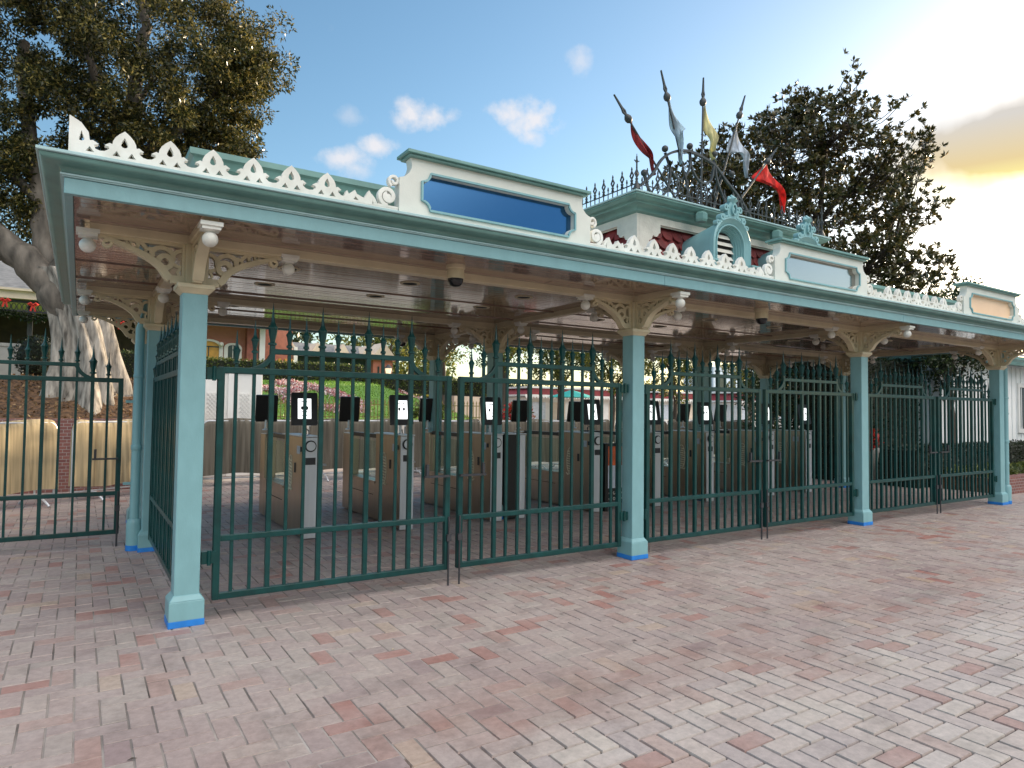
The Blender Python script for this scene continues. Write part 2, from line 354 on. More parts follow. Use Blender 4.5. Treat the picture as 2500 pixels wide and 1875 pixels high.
# ------------------------------------------------------------------ camera, light, sky
cam = bpy.data.cameras.new('camera'); co = bpy.data.objects.new('camera', cam); COL.objects.link(co); S.camera = co
F_, YAW, PIT, ROL = 1642.08, .999652, .0378971, .0123529
f = Vector((cos(PIT)*cos(YAW), cos(PIT)*sin(YAW), sin(PIT))); r0 = Vector((sin(YAW), -cos(YAW), 0)); u0 = r0.cross(f)
r = cos(ROL)*r0 + sin(ROL)*u0; u = -sin(ROL)*r0 + cos(ROL)*u0
co.matrix_world = Matrix(((r.x, u.x, -f.x, -.69953), (r.y, u.y, -f.y, -5.51744), (r.z, u.z, -f.z, 1.6), (0, 0, 0, 1)))
cam.sensor_width = 36; cam.lens = F_/2500*36; cam.clip_end = 900; cam.clip_start = .05

SUN_EL, SUN_AZ = radians(12.6), radians(10.5)
sd = Vector((cos(SUN_EL)*cos(SUN_AZ), cos(SUN_EL)*sin(SUN_AZ), sin(SUN_EL)))
sl = bpy.data.lights.new('sun', 'SUN'); sl.energy = 5.0; sl.angle = radians(.5); sl.color = (1, .80, .56)
so = bpy.data.objects.new('sun', sl); COL.objects.link(so); so.rotation_euler = sd.to_track_quat('Z', 'Y').to_euler()

W = bpy.data.worlds.new('World'); S.world = W; W.use_nodes = True; N, L = W.node_tree.nodes, W.node_tree.links
bg = N['Background']; sky = N.new('ShaderNodeTexSky'); sky.sky_type = 'NISHITA'; sky.sun_disc = False
sky.sun_elevation = SUN_EL; sky.sun_rotation = radians(90) - SUN_AZ
sky.air_density = 1.0; sky.dust_density = .7; sky.ozone_density = 1.5
bg.inputs['Strength'].default_value = .148
tc = N.new('ShaderNodeTexCoord')
def vm(op, a, b=None):
    n = N.new('ShaderNodeVectorMath'); n.operation = op
    for i, x in enumerate((a, b)):
        if x is None: continue
        if isinstance(x, (tuple, list, Vector)): n.inputs[i].default_value = tuple(x)
        else: L.new(x, n.inputs[i])
    return n
def mt(op, a, b=None, clamp=False):
    n = N.new('ShaderNodeMath'); n.operation = op; n.use_clamp = clamp
    for i, x in enumerate((a, b)):
        if x is None: continue
        if isinstance(x, (int, float)): n.inputs[i].default_value = x
        else: L.new(x, n.inputs[i])
    return n.outputs[0]
dirn = vm('NORMALIZE', tc.outputs['Generated']).outputs[0]
cn = N.new('ShaderNodeTexNoise'); cn.inputs['Scale'].default_value = 30; cn.inputs['Detail'].default_value = 9; cn.inputs['Roughness'].default_value = .62
L.new(dirn, cn.inputs['Vector'])
cn2 = N.new('ShaderNodeTexNoise'); cn2.inputs['Scale'].default_value = 9; cn2.inputs['Detail'].default_value = 4
L.new(dirn, cn2.inputs['Vector'])
def cloud(c, wh, wv, dens, soft=False):
    c = Vector(c).normalized(); h = Vector((0,0,1)).cross(c).normalized(); v = c.cross(h)
    a = mt('DIVIDE', vm('DOT_PRODUCT', dirn, h).outputs['Value'], wh); b = mt('DIVIDE', vm('DOT_PRODUCT', dirn, v).outputs['Value'], wv)
    front = mt('GREATER_THAN', vm('DOT_PRODUCT', dirn, c).outputs['Value'], 0)
    d2 = mt('ADD', mt('MULTIPLY', a, a), mt('MULTIPLY', b, b))
    g = mt('SUBTRACT', 1, mt('SQRT', d2), clamp=True)
    if soft: return mt('MULTIPLY', mt('MULTIPLY', mt('SUBTRACT', mt('ADD', mt('MULTIPLY', g, 1.5), mt('MULTIPLY', cn2.outputs['Fac'], 1.0)), .72, clamp=True), dens, clamp=True), front), v, c
    nn = mt('SUBTRACT', mt('ADD', mt('MULTIPLY', g, 1.1), mt('MULTIPLY', cn.outputs['Fac'], 2.2)), 1.22, clamp=True)
    nn = mt('MULTIPLY', mt('MULTIPLY', mt('MULTIPLY', nn, dens*.62, clamp=True), .86), front)
    return mt('MULTIPLY', nn, mt('MULTIPLY', g, 4, clamp=True)), v, c
tot = None
for c, wh, wv, de in (((.372,.836,.402),.036,.030,1.9), ((.392,.828,.399),.040,.024,1.9), ((.420,.818,.404),.020,.014,1.2), ((.492,.768,.408),.050,.022,1.8), ((.515,.758,.402),.050,.034,2.0), ((.520,.765,.381),.026,.020,1.7),
                      ((.336,.871,.360),.034,.020,1.9), ((.548,.695,.466),.026,.024,.9), ((.298,.893,.343),.050,.022,1.5), ((.295,.871,.392),.028,.018,.6), ((.31,.89,.33),.03,.02,1.2),
                      ((-.3,.9,.2),.25,.05,.8)):
    o_, _, _ = cloud(c, wh, wv, de); tot = o_ if tot is None else mt('MAXIMUM', tot, o_)
mixc = N.new('ShaderNodeMix'); mixc.data_type = 'RGBA'; L.new(tot, mixc.inputs['Factor']); hsv = N.new('ShaderNodeHueSaturation'); hsv.inputs['Saturation'].default_value = 1.14; hsv.inputs['Hue'].default_value = .493; L.new(sky.outputs['Color'], hsv.inputs['Color']); L.new(hsv.outputs['Color'], mixc.inputs['A'])
mixc.inputs['B'].default_value = (3.75, 3.6, 3.65, 1)
# sunlit evening cloud near the sun: grey top, yellow rim underneath
c0 = (.893, .325, .312)
m2, v_, c_ = cloud(c0, .20, .085, 1.5, True)
vert = mt('DIVIDE', vm('DOT_PRODUCT', dirn, v_).outputs['Value'], .055)
rim = N.new('ShaderNodeValToRGB'); e = rim.color_ramp.elements
e[0].position = .10; e[0].color = (4.6, 4.1, 1.5, 1); e[1].position = .80; e[1].color = (2.9, 2.75, 2.55, 1); k = e.new(.36); k.color = (3.4, 2.7, 1.45, 1)
L.new(mt('ADD', mt('MULTIPLY', vert, .5), .5), rim.inputs['Fac'])
mix2 = N.new('ShaderNodeMix'); mix2.data_type = 'RGBA'; L.new(m2, mix2.inputs['Factor']); L.new(mixc.outputs['Result'], mix2.inputs['A']); L.new(rim.outputs['Color'], mix2.inputs['B'])
# added fill light: unseen bright cloud veil overhead and behind the viewer
vd = mt('ADD', vm('DOT_PRODUCT', dirn, Vector((.06, -.57, .82)).normalized()).outputs['Value'], mt('MULTIPLY', mt('SUBTRACT', cn2.outputs['Fac'], .5), .10))
vmr = N.new('ShaderNodeMapRange'); vmr.interpolation_type = 'SMOOTHSTEP'; vmr.inputs['From Min'].default_value = .71; vmr.inputs['From Max'].default_value = .86; L.new(vd, vmr.inputs['Value'])
mix3 = N.new('ShaderNodeMix'); mix3.data_type = 'RGBA'; L.new(vmr.outputs['Result'], mix3.inputs['Factor']); L.new(mix2.outputs['Result'], mix3.inputs['A'])
mix3.inputs['B'].default_value = (13.2, 12.5, 12.0, 1)
L.new(mix3.outputs['Result'], bg.inputs['Color'])
S.view_settings.view_transform = 'Standard'; S.view_settings.look = 'None'; S.view_settings.gamma = 1; S.view_settings.exposure = .75
S.cycles.max_bounces = 8; S.cycles.transparent_max_bounces = 8

# ------------------------------------------------------------------ ground and paving
b = MB(); b.box((-300, -300, -.4), (400, 400, -.03)); tag(b.build('ground', M['dirtm']), kind='structure')
UN = .116
def herringbone():
    x0, y0 = 2.69, -3.745          # a lattice corner
    V = []; F = []
    I0, I1, J0, J1 = -72, 205, -38, 118
    gap, ch, dep = .003, .0035, .014
    for j in range(J0, J1):
        for i in range(I0, I1):
            k = (i + j) % 4
            if k == 0: a = (i, j-1, i+1, j+1)
            elif k == 1: a = (i, j, i+2, j+1)
            else: continue
            V.append(a)
    A = np.array(V, float); n = len(A)
    out_ = ((y0 + (A[:, 1]+A[:, 3])/2*UN) < -2.75)[:, None]
    g = np.where(out_, RNG.uniform(.0030, .0070, (n, 4)), RNG.uniform(.0012, .0038, (n, 4)))
    xa = x0 + A[:, 0]*UN + g[:, 0]; ya = y0 + A[:, 1]*UN + g[:, 1]; xb = x0 + A[:, 2]*UN - g[:, 2]; yb = y0 + A[:, 3]*UN - g[:, 3]
    z = RNG.uniform(-.0022, .0022, n); tx = RNG.normal(0, .0022, n); ty = RNG.normal(0, .0022, n)
    P = np.zeros((n, 8, 3))
    for q, (X, Y, s1, s2) in enumerate(((xa, ya, 1, 1), (xb, ya, -1, 1), (xb, yb, -1, -1), (xa, yb, 1, -1))):
        P[:, q, 0] = X; P[:, q, 1] = Y; P[:, q, 2] = -dep
        P[:, 4+q, 0] = X + s1*ch; P[:, 4+q, 1] = Y + s2*ch
        P[:, 4+q, 2] = z + (-s1)*tx*.1 + (-s2)*ty*.1
    base = np.arange(n)[:, None, None]*8
    fq = np.array([(4,5,6,7),(0,1,5,4),(1,2,6,5),(2,3,7,6),(3,0,4,7)])[None]
    F = (base + fq).reshape(-1, 4)
    ob = fastmesh('brick_paving', P.reshape(-1, 3), F, M['brick'])
    tag(ob, kind='structure')
herringbone()
b = MB(); b.box((-6, -9, -.03), (27, 11, -.0125))
tag(b.build('paving_bed', mat('dark_joint_sand', (.030, .024, .023), .9, var=.4, scale=6)), kind='structure')
b = MB(); b.box((-5.9, -2.62, -.0122), (26.9, 10.9, -.0045))
tag(b.build('joint_sand', mat('pale_joint_sand', (.40, .36, .33), .95, var=.1, scale=1.7, dirt=(.06, .05, .046))), kind='structure')
b = MB(); b.box((-40, 9.6, -.03), (80, 60, -.006)); tag(b.build('inner_pavement', mat('pale_walk', (.34, .28, .25), .75, var=.12, scale=2)), kind='structure')

# ------------------------------------------------------------------ canopy
PX = [0, 4.438, 8.876, 13.314]; PY = [0, 2.95, 4.9]
X0, X1, Y0, Y1 = -.815, 14.13, -.80, 5.70
ZC = 2.86
can = thing('entrance_canopy', 'long teal entrance canopy on square posts with cream lace cresting along its roof edge', 'canopy', (6.66, 2.45, 0))
OFF = (6.66, 2.45, 0)
def cpart(mb, name, m, smooth=None, parent=can): return mb.build(name, m, parent, OFF, smooth)
b = MB(); T = .045
for xa, xb in ((X0, 4.10), (4.103, 8.55), (8.553, X1)): b.box((xa, Y0, 2.84), (xb, Y0+T, 2.935))
b.box((X0, Y1-T, 2.84), (X1, Y1, 2.935)); b.box((X0, Y0+T, 2.84), (X0+T, Y1-T, 2.935)); b.box((X1-T, Y0+T, 2.84), (X1, Y1-T, 2.935))
bev(cpart(b, 'fascia', M['teal']), .004)
# cyma gutter cornice swept round the edge
prof = [(-.05, 2.958), (.012, 2.960)]
for i in range(11):
    t = i/10; prof.append((.014 + .108*(t**1.0 - .11*sin(2*pi*t)), 2.963 + .065*(t + .13*sin(2*pi*t))))
prof += [(.124, 3.030), (-.05, 3.032)]
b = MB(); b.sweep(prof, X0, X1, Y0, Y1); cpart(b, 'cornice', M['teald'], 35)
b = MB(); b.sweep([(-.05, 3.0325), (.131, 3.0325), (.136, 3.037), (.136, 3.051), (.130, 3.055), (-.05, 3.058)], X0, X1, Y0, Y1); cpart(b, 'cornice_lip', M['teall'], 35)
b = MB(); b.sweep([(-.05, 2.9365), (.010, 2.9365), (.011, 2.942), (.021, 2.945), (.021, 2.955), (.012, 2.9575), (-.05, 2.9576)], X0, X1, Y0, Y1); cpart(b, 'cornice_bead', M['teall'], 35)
b = MB(); b.box((X0+.02, Y0+.02, 2.89), (X1-.02, Y1-.02, 3.052)); cpart(b, 'roof', M['concrete'])
# glossy boarded ceiling
b = MB(); nb = 62; w = (Y1-Y0-2*T)/nb
for i in range(nb):
    ya = Y0+T+i*w
    for xa, xb in ((X0+T, 3.15), (3.152, 7.62), (7.622, 11.4), (11.402, X1-T)):
        b.box((xa, ya+.003, ZC + random.uniform(-.0016, .0016)), (xb, ya+w-.003, ZC+.018))
ob = bev(cpart(b, 'ceiling', M['ceil']), .003, 1)
b = MB(); b.box((X0+T, Y0+T, ZC+.012), (X1-T, Y1-T, ZC+.028)); cpart(b, 'ceiling_backing', M['darkbark'])
b = MB()
for yy in (1.46, 2.42, 3.9): b.box((X0+T+.002, yy-.035, ZC-.012), (X1-T-.002, yy+.035, ZC+.01))
cpart(b, 'ceiling_batten', M['ceil'])
for yy in PY:
    b = MB(); b.box((X0+.14, yy-.055, 2.795), (X1-.14, yy+.055, ZC+.006)); bev(cpart(b, 'beam', M['cream']), .006)
for xx in PX:
    b = MB(); b.box((xx-.05, -.70, 2.798), (xx+.05, Y1-.12, ZC+.007)); bev(cpart(b, 'beam', M['cream']), .006)

# post with pierced fan brackets, balls, capital and masking tape
def bracket(fr):
    b = MB(); D = .054
    cur = [(.165, .030), (.190, .052)] + [(.195+.11*t + .25*t*t*.9, .052 + .205*t**.82) for t in [i/11 for i in range(1, 12)]] + [(.585, .268)]
    b.ribbon(cur, [.052, .052] + [.052 - .024*i/11 for i in range(12)], D + .022, fr)
    b.prism([(.07, .0), (.165, .0), (.176, .048), (.150, .058), (.07, .058)], -.031, .031, fr)
    b.ribbon([(.07, .284), (.625, .284)], .026, D+.004, fr); b.ribbon([(.080, .05), (.080, .274)], .024, D+.002, fr)
    b.ribbon([(.203 + .044*cos(a*pi/10), .150 + .044*sin(a*pi/10)) for a in range(21)], .036, D+.012, fr)
    b.ribbon(sm([(.158, .150), (.150, .195), (.175, .235), (.225, .252), (.275, .236), (.293, .205), (.280, .178)]), .030, D, fr)
    b.ribbon([(.300+px, .200+pz) for px, pz in spiral(0, 0, .040, .012, pi*.85, 1.25, 20, -1)], .022, D-.004, fr)
    b.ribbon(sm([(.095, .245), (.125, .235), (.150, .205)]), .026, D-.006, fr); b.ribbon(sm([(.095, .120), (.125, .128), (.160, .150)]), .024, D-.008, fr)
    b.ribbon(sm([(.205, .105), (.215, .080), (.205, .062)]), .030, D-.010, fr); b.ribbon(sm([(.105, .06), (.118, .085), (.098, .115)]), .018, D-.012, fr)
    b.ribbon(sm([(.325, .235), (.350, .262), (.370, .276)]), .026, D-.006, fr); b.ribbon(sm([(.385, .232), (.378, .255), (.392, .276)]), .022, D-.008, fr)
    b.ribbon([(.435+px, .262+pz) for px, pz in spiral(0, 0, .022, .008, pi*.5, 1.0, 12, -1)], .014, D-.010, fr)
    b.ribbon([(.235, .274), (.215, .255)], .03, D-.014, fr); b.ribbon([(.50, .262), (.52, .276)], .02, D-.012, fr)
    b.ribbon([(.572+px, .238+pz) for px, pz in spiral(0, 0, .034, .012, pi*.5, 1.1, 16, 1)], .020, D-.002, fr)
    return b
def sm(P, n=6):
    out = []; P = [Vector(p) for p in P]
    for i in range(len(P)-1):
        p0, p1, p2, p3 = P[max(i-1,0)], P[i], P[i+1], P[min(i+2, len(P)-1)]
        for k in range(n):
            t = k/n; out.append(.5*((2*p1) + (p2-p0)*t + (2*p0-5*p1+4*p2-p3)*t*t + (3*p1-p0-3*p2+p3)*t**3))
    out.append(P[-1]); return out
def make_post():
    r_ = MB(); r_.frus((0,0), .16, 2.45, .172, .172); 
    root = r_.build('post', M['teal'], can); bev(root, .008)
    root['label'] = 'teal square canopy post with pierced cream brackets'
    b = MB(); b.box((-.118, -.118, .045), (.118, .118, .185)); b.frus((0,0), .185, .225, .236, .176); bev(b.build('base_block', M['teal'], root), .006)
    b = MB(); b.box((-.1205, -.1205, .002), (.1205, .1205, .048)); bev(b.build('masking_tape', M['tape'], root), .002)
    b = MB(); b.frus((0,0), 2.425, 2.462, .18, .246); b.box((-.128,-.128,2.462), (.128,.128,2.497)); b.box((-.068,-.068,2.497), (.068,.068,2.797))
    for sx, sy in ((1,0),(-1,0),(0,1),(0,-1)):
        b.box((sx*.068 - (.03 if sy else 0), sy*.068 - (.03 if sx else 0), 2.497), (sx*.088 + (.03 if sy else 0), sy*.088 + (.03 if sx else 0), 2.79))
    bev(b.build('capital', M['cream'], root), .005)
    for k in range(4):
        c_, s_ = cos(k*pi/2), sin(k*pi/2)
        fr = lambda U, W_, t, c_=c_, s_=s_: (U*c_ - t*s_, U*s_ + t*c_, 2.499 + W_)
        bracket(fr).build('bracket', M['cream'], root, smooth=35)
        b = MB(); q = .685
        cx, cy = q*c_, q*s_
        b.box((cx-.07, cy-.07, 2.788), (cx+.07, cy+.07, 2.815)); b.box((cx-.058, cy-.058, 2.766), (cx+.058, cy+.058, 2.788))
        b.lathe((cx, cy, 2.766), [(.048, 0), (.03, -.008), (.022, -.014)], 14); b.ball((cx, cy, 2.708), .052, 16)
        b.build('ball_drop', M['white'], root, smooth=40)
    return root
p0 = make_post()
first = True
for j, yy in enumerate(PY):
    for i, xx in enumerate(PX):
        o = p0 if first else copy_tree(p0, can); first = False
        o.location = (xx-OFF[0], yy-OFF[1], 0)

# raised attic boxes behind the signs
for xa, xb in ((.0, 3.25), (10.08, 13.35)):
    b = MB(); b.box((xa+.14, .64, 3.05), (xb-.14, 1.9, 3.70))
    b.sweep([(.0, 3.50), (.03, 3.51), (.03, 3.56), (.05, 3.575), (.09, 3.60), (.11, 3.66), (.14, 3.675), (.14, 3.725), (-.02, 3.73)], xa+.14, xb-.14, .64, 1.9)
    b.box((xa+.1, .6, 3.722), (xb-.1, 1.94, 3.729))
    cpart(b, 'attic_box', M['teald'], 30)

# lace cresting: pointed leaves with teardrop eyes, U dips with cusps
YS = -.80
def leaf_unit(b, cx, z0, s=1., fr=XZ(YS)):
    w = .1312
    R_ = [(w, .066), (.106, .070), (.089, .086), (.086, .100), (.110, .106), (.082, .124), (.067, .119), (.064, .140), (.052, .164), (.030, .188)]
    out = [(-w, 0.), (w, 0.)] + R_ + [(0, .212)] + [(-x, z) for x, z in R_[::-1]]
    holes = [[(-.020, .122), (-.012, .111), (0, .108), (.012, .111), (.020, .122), (.016, .142), (0, .172), (-.016, .142)],
             [(.020, .050), (.066, .050), (.052, .068), (.042, .086), (.032, .068)], [(-.020, .050), (-.066, .050), (-.052, .068), (-.042, .086), (-.032, .068)]]
    b.plate([[(cx + x*s, z0 + z) for x, z in out]] + [[(cx + x*s, z0 + z) for x, z in h_] for h_ in holes], -.022, .022, fr)
def scroll(b, x, z0, d, fr=XZ(YS)):      # d=+1: sign lies to the right (+x) of the scroll
    b.box((min(x, x-d*.419), YS-.0205, z0), (max(x, x-d*.419), YS+.0205, z0+.044)); z0 = z0 + .040
    ax = x - d*.085
    b.ribbon([(ax + d*px, z0 + .088 + pz) for px, pz in spiral(0, 0, .072, .018, -pi/2, 1.45, 30, -1)], [.030 + .004*i/30 for i in range(31)], .044, fr)
    b.prism(circ(ax + d*.004, z0+.085, .022, 10), -.0225, .0225, fr)
    ax2 = x - d*.035
    b.ribbon([(ax2 + d*px, z0 + .215 + pz) for px, pz in spiral(0, 0, .045, .014, -pi/2 - .4, 1.2, 22, -1)], .022, .0435, fr)
    b.box((min(x, x-d*.20), YS-.0215, z0), (max(x, x-d*.20), YS+.0215, z0+.020))
    b.prism([(x-d*.165, z0+.018), (x-d*.20, z0+.018), (x-d*.215, z0+.085), (x-d*.185, z0+.055)], -.0218, .0218, fr)
    # low leafy tail leading to the scroll
    out = [(x-d*.205, z0), (x-d*.42, z0), (x-d*.42, z0+.026), (x-d*.40, z0+.075), (x-d*.385, z0+.05), (x-d*.34, z0+.088), (x-d*.325, z0+.060), (x-d*.27, z0+.040), (x-d*.232, z0+.105), (x-d*.205, z0+.06)]
    b.plate([out, [(x-d*.31, z0+.016), (x-d*.35, z0+.016), (x-d*.335, z0+.042)]], -.022, .022, fr)
Z0 = 3.056
def crest(x0, x1, endL, endR):
    b = MB(); xa = x0 + (.42 if endL else .0); xb = x1 - (.42 if endR else .0)
    if endL: scroll(b, x0, Z0, -1)
    if endR: scroll(b, x1, Z0, 1)
    n = max(1, round((xb - xa)/.262)); st = (xb-xa)/n
    for i in range(n): leaf_unit(b, xa + st*(i+.5), Z0, st/.262)
    bev(cpart(b, 'cresting', M['white']), .003, 1)
def endleaf(x, d):
    b = MB(); fr = XZ(YS)
    out = [(x, Z0), (x + d*.16, Z0), (x + d*.16, Z0+.066), (x+d*.135, Z0+.072), (x+d*.128, Z0+.095), (x+d*.15, Z0+.106), (x+d*.12, Z0+.122), (x+d*.105, Z0+.118), (x+d*.098, Z0+.165), (x+d*.06, Z0+.215), (x+d*.005, Z0+.245), (x, Z0+.245)]
    b.plate([out, [(x+d*(.062+.016*cos(a)), Z0+.120+.014*sin(a)) for a in [i*pi/5 for i in range(6, 11)]] + [(x+d*.062, Z0+.168)], [(x+d*.085, Z0+.050), (x+d*.13, Z0+.050), (x+d*.105, Z0+.082)]], -.022, .022, fr)
    cpart(b, 'cresting_end', M['white'])
SC = [2.205, 6.70, 11.10]; HW = .925
endleaf(-.80, 1); endleaf(14.11, -1)
crest(-.64, SC[0]-HW, 0, 1); crest(SC[0]+HW, SC[1]-HW, 1, 1); crest(SC[1]+HW, SC[2]-HW, 1, 1); crest(SC[2]+HW, 13.95, 1, 0)

# sign boards standing on the roof edge
def notch(hw, z0, z1, nr):
    return arc(hw, z1, nr, 270, 180, 5) + arc(-hw, z1, nr, 0, -90, 5) + arc(-hw, z0, nr, 90, 0, 5) + arc(hw, z0, nr, 180, 90, 5)
def make_sign():
    root = thing('sign_board', 'cream sign board with a blank panel tinted deep blue as reflected sky, nearest on the roof edge', 'sign', (SC[0], YS, Z0), 'sign boards along the canopy roof')
    z = 0.
    H = .455
    out = [(-HW, 0), (HW, 0), (HW, .285)] + arc(HW+.02, .405, .12, 262, 185, 5) + [(.835, H), (-.835, H)] + arc(-HW-.02, .405, .12, -5, -82, 5) + [(-HW, .285)]
    b = MB(); b.plate([out, notch(.735, .075, .350, .07)], -.035, .06, XZ(0)); bev(b.build('board', M['sign'], root), .003, 1)
    b = MB(); pts = notch(.742, .068, .357, .07); pts = pts + pts[:2]
    b.ribbon(pts, .016, .018, lambda U, W_, t: (U, -.044 + t, W_)); b.build('trim', M['teal'], root)
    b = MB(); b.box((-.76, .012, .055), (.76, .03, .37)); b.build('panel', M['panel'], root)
    b = MB(); b.box((-.862, -.075, H), (.862, .105, H+.018)); b.box((-.885, -.098, H+.018), (.885, .128, H+.042)); b.frus((0, .015), H+.042, H+.058, 1.77, 1.68, .226, .15)
    bev(b.build('cap_moulding', M['teald'], root), .004)
    return root
s0 = make_sign()
for i, lb in ((1, 'cream sign board with a blank panel tinted grey as reflected sky in front of the red shingled tower'), (2, 'cream sign board with a blank panel tinted pale orange as sun flare, farthest right on the roof')):
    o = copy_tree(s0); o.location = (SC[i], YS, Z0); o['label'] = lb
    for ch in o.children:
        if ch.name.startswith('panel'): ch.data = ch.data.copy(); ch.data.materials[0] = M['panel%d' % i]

# ------------------------------------------------------------------ roof tower
TX, TY = 6.66, 1.25
tw = thing('roof_tower', 'square roof tower with red scale shingles, teal cornice and round louvred dormers', 'tower', (TX, TY, 3.05))
TO = (TX, TY, 3.05)
def tpart(mb, name, m, smooth=None, parent=tw): return mb.build(name, m, parent, TO, smooth)
wx0, wx1, wy0, wy1 = 5.0, 8.32, .55, 1.95
b = MB(); b.box((wx0+.09, wy0+.09, 3.05), (wx1-.09, wy1-.09, 4.05)); tpart(b, 'core', M['darkbark'])
b = MB()
b.sweep([(.0, 3.92), (.0, 4.08)], wx0, wx1, wy0, wy1)
def cornerpanel(fr, L_):
    # frieze with stepped scallop brackets next to the corner posts
    out = [(0, 3.05), (.17, 3.05), (.17, 3.72)] + arc(.17, 3.775, .055, 270, 360, 5) + arc(.28, 3.83, .055, 200, 350, 6)[1:] + [(.36, 3.83), (.36, 3.935), (L_-.36, 3.935), (L_-.36, 3.83)]
    out += [(L_-q[0], q[1]) for q in (arc(.17, 3.775, .055, 270, 360, 5) + arc(.28, 3.83, .055, 200, 350, 6)[1:])[::-1]] + [(L_-.17, 3.72), (L_-.17, 3.05), (L_, 3.05), (L_, 4.09), (0, 4.09)]
    b.plate([out], -.035, .0, fr)
cornerpanel(lambda U, W_, t: (wx0+U, wy0+t, W_), wx1-wx0)
cornerpanel(lambda U, W_, t: (wx0+t-.002, wy0-.034+U, W_), wy1-wy0+.03)
cornerpanel(lambda U, W_, t: (wx1-t+.002, wy0-.034+U, W_), wy1-wy0+.03)
tpart(b, 'frieze', M['stucco'])
tprof = [(-.03, 4.02), (.03, 4.02), (.05, 4.035), (.075, 4.04)] + [(.08+.10*(1-cos(radians(a))), 4.045+.055*sin(radians(a))) for a in range(0, 91, 15)][::1] + \
        [(.185, 4.105), (.19, 4.118), (.205, 4.121)] + [(.205 + .06*t, 4.124 + .035*t*t) for t in (0, .3, .6, 1)] + [(.278, 4.162), (.28, 4.178), (-.03, 4.184)]
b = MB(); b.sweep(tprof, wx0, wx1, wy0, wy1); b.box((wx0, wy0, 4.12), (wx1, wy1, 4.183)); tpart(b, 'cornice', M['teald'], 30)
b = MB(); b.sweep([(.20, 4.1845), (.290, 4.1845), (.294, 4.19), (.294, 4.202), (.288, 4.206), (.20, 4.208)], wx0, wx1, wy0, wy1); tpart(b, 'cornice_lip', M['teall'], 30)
b = MB()
def scales(fr, L_, z0, z1):
    rh, w = .125, .185; n = int((z1-z0)/rh)+2; o = 0
    for r_ in range(n):
        z = z1 - r_*rh
        for k in range(-1, int(L_/w)+2):
            cx = k*w + (w/2 if r_ % 2 else 0)
            pts = [(cx-w*.485, z)] + [(cx + w*.485*cos(radians(a)), z-.115+.085*sin(radians(a))) for a in range(180, 361, 20)] + [(cx+w*.485, z)]
            pts = [(min(max(p[0], 0), L_), max(p[1], z0)) for p in pts]
            if max(p[0] for p in pts) - min(p[0] for p in pts) < .02: continue
            v = []; n_ = len(pts)
            for dd in (0, .016):
                for (x, zz) in pts: v.append(fr(x, zz, dd + .06*(z-zz)/.2 + .16*(z1-zz)))
            b.add(v, [tuple(range(n_)), tuple(range(2*n_-1, n_-1, -1))] + [(i, (i+1) % n_, n_+(i+1) % n_, n_+i) for i in range(n_)])
scales(lambda x, z, d: (wx0+.16+x, wy0+.085-d, z), wx1-wx0-.32, 3.06, 3.97)
tpart(b, 'shingle_wall', M['shingle']); b = MB()
scales(lambda x, z, d: (wx0+.085-d, wy0+.16+x, z), wy1-wy0-.32, 3.06, 3.97)
tpart(b, 'shingle_wall', M['shingle'])
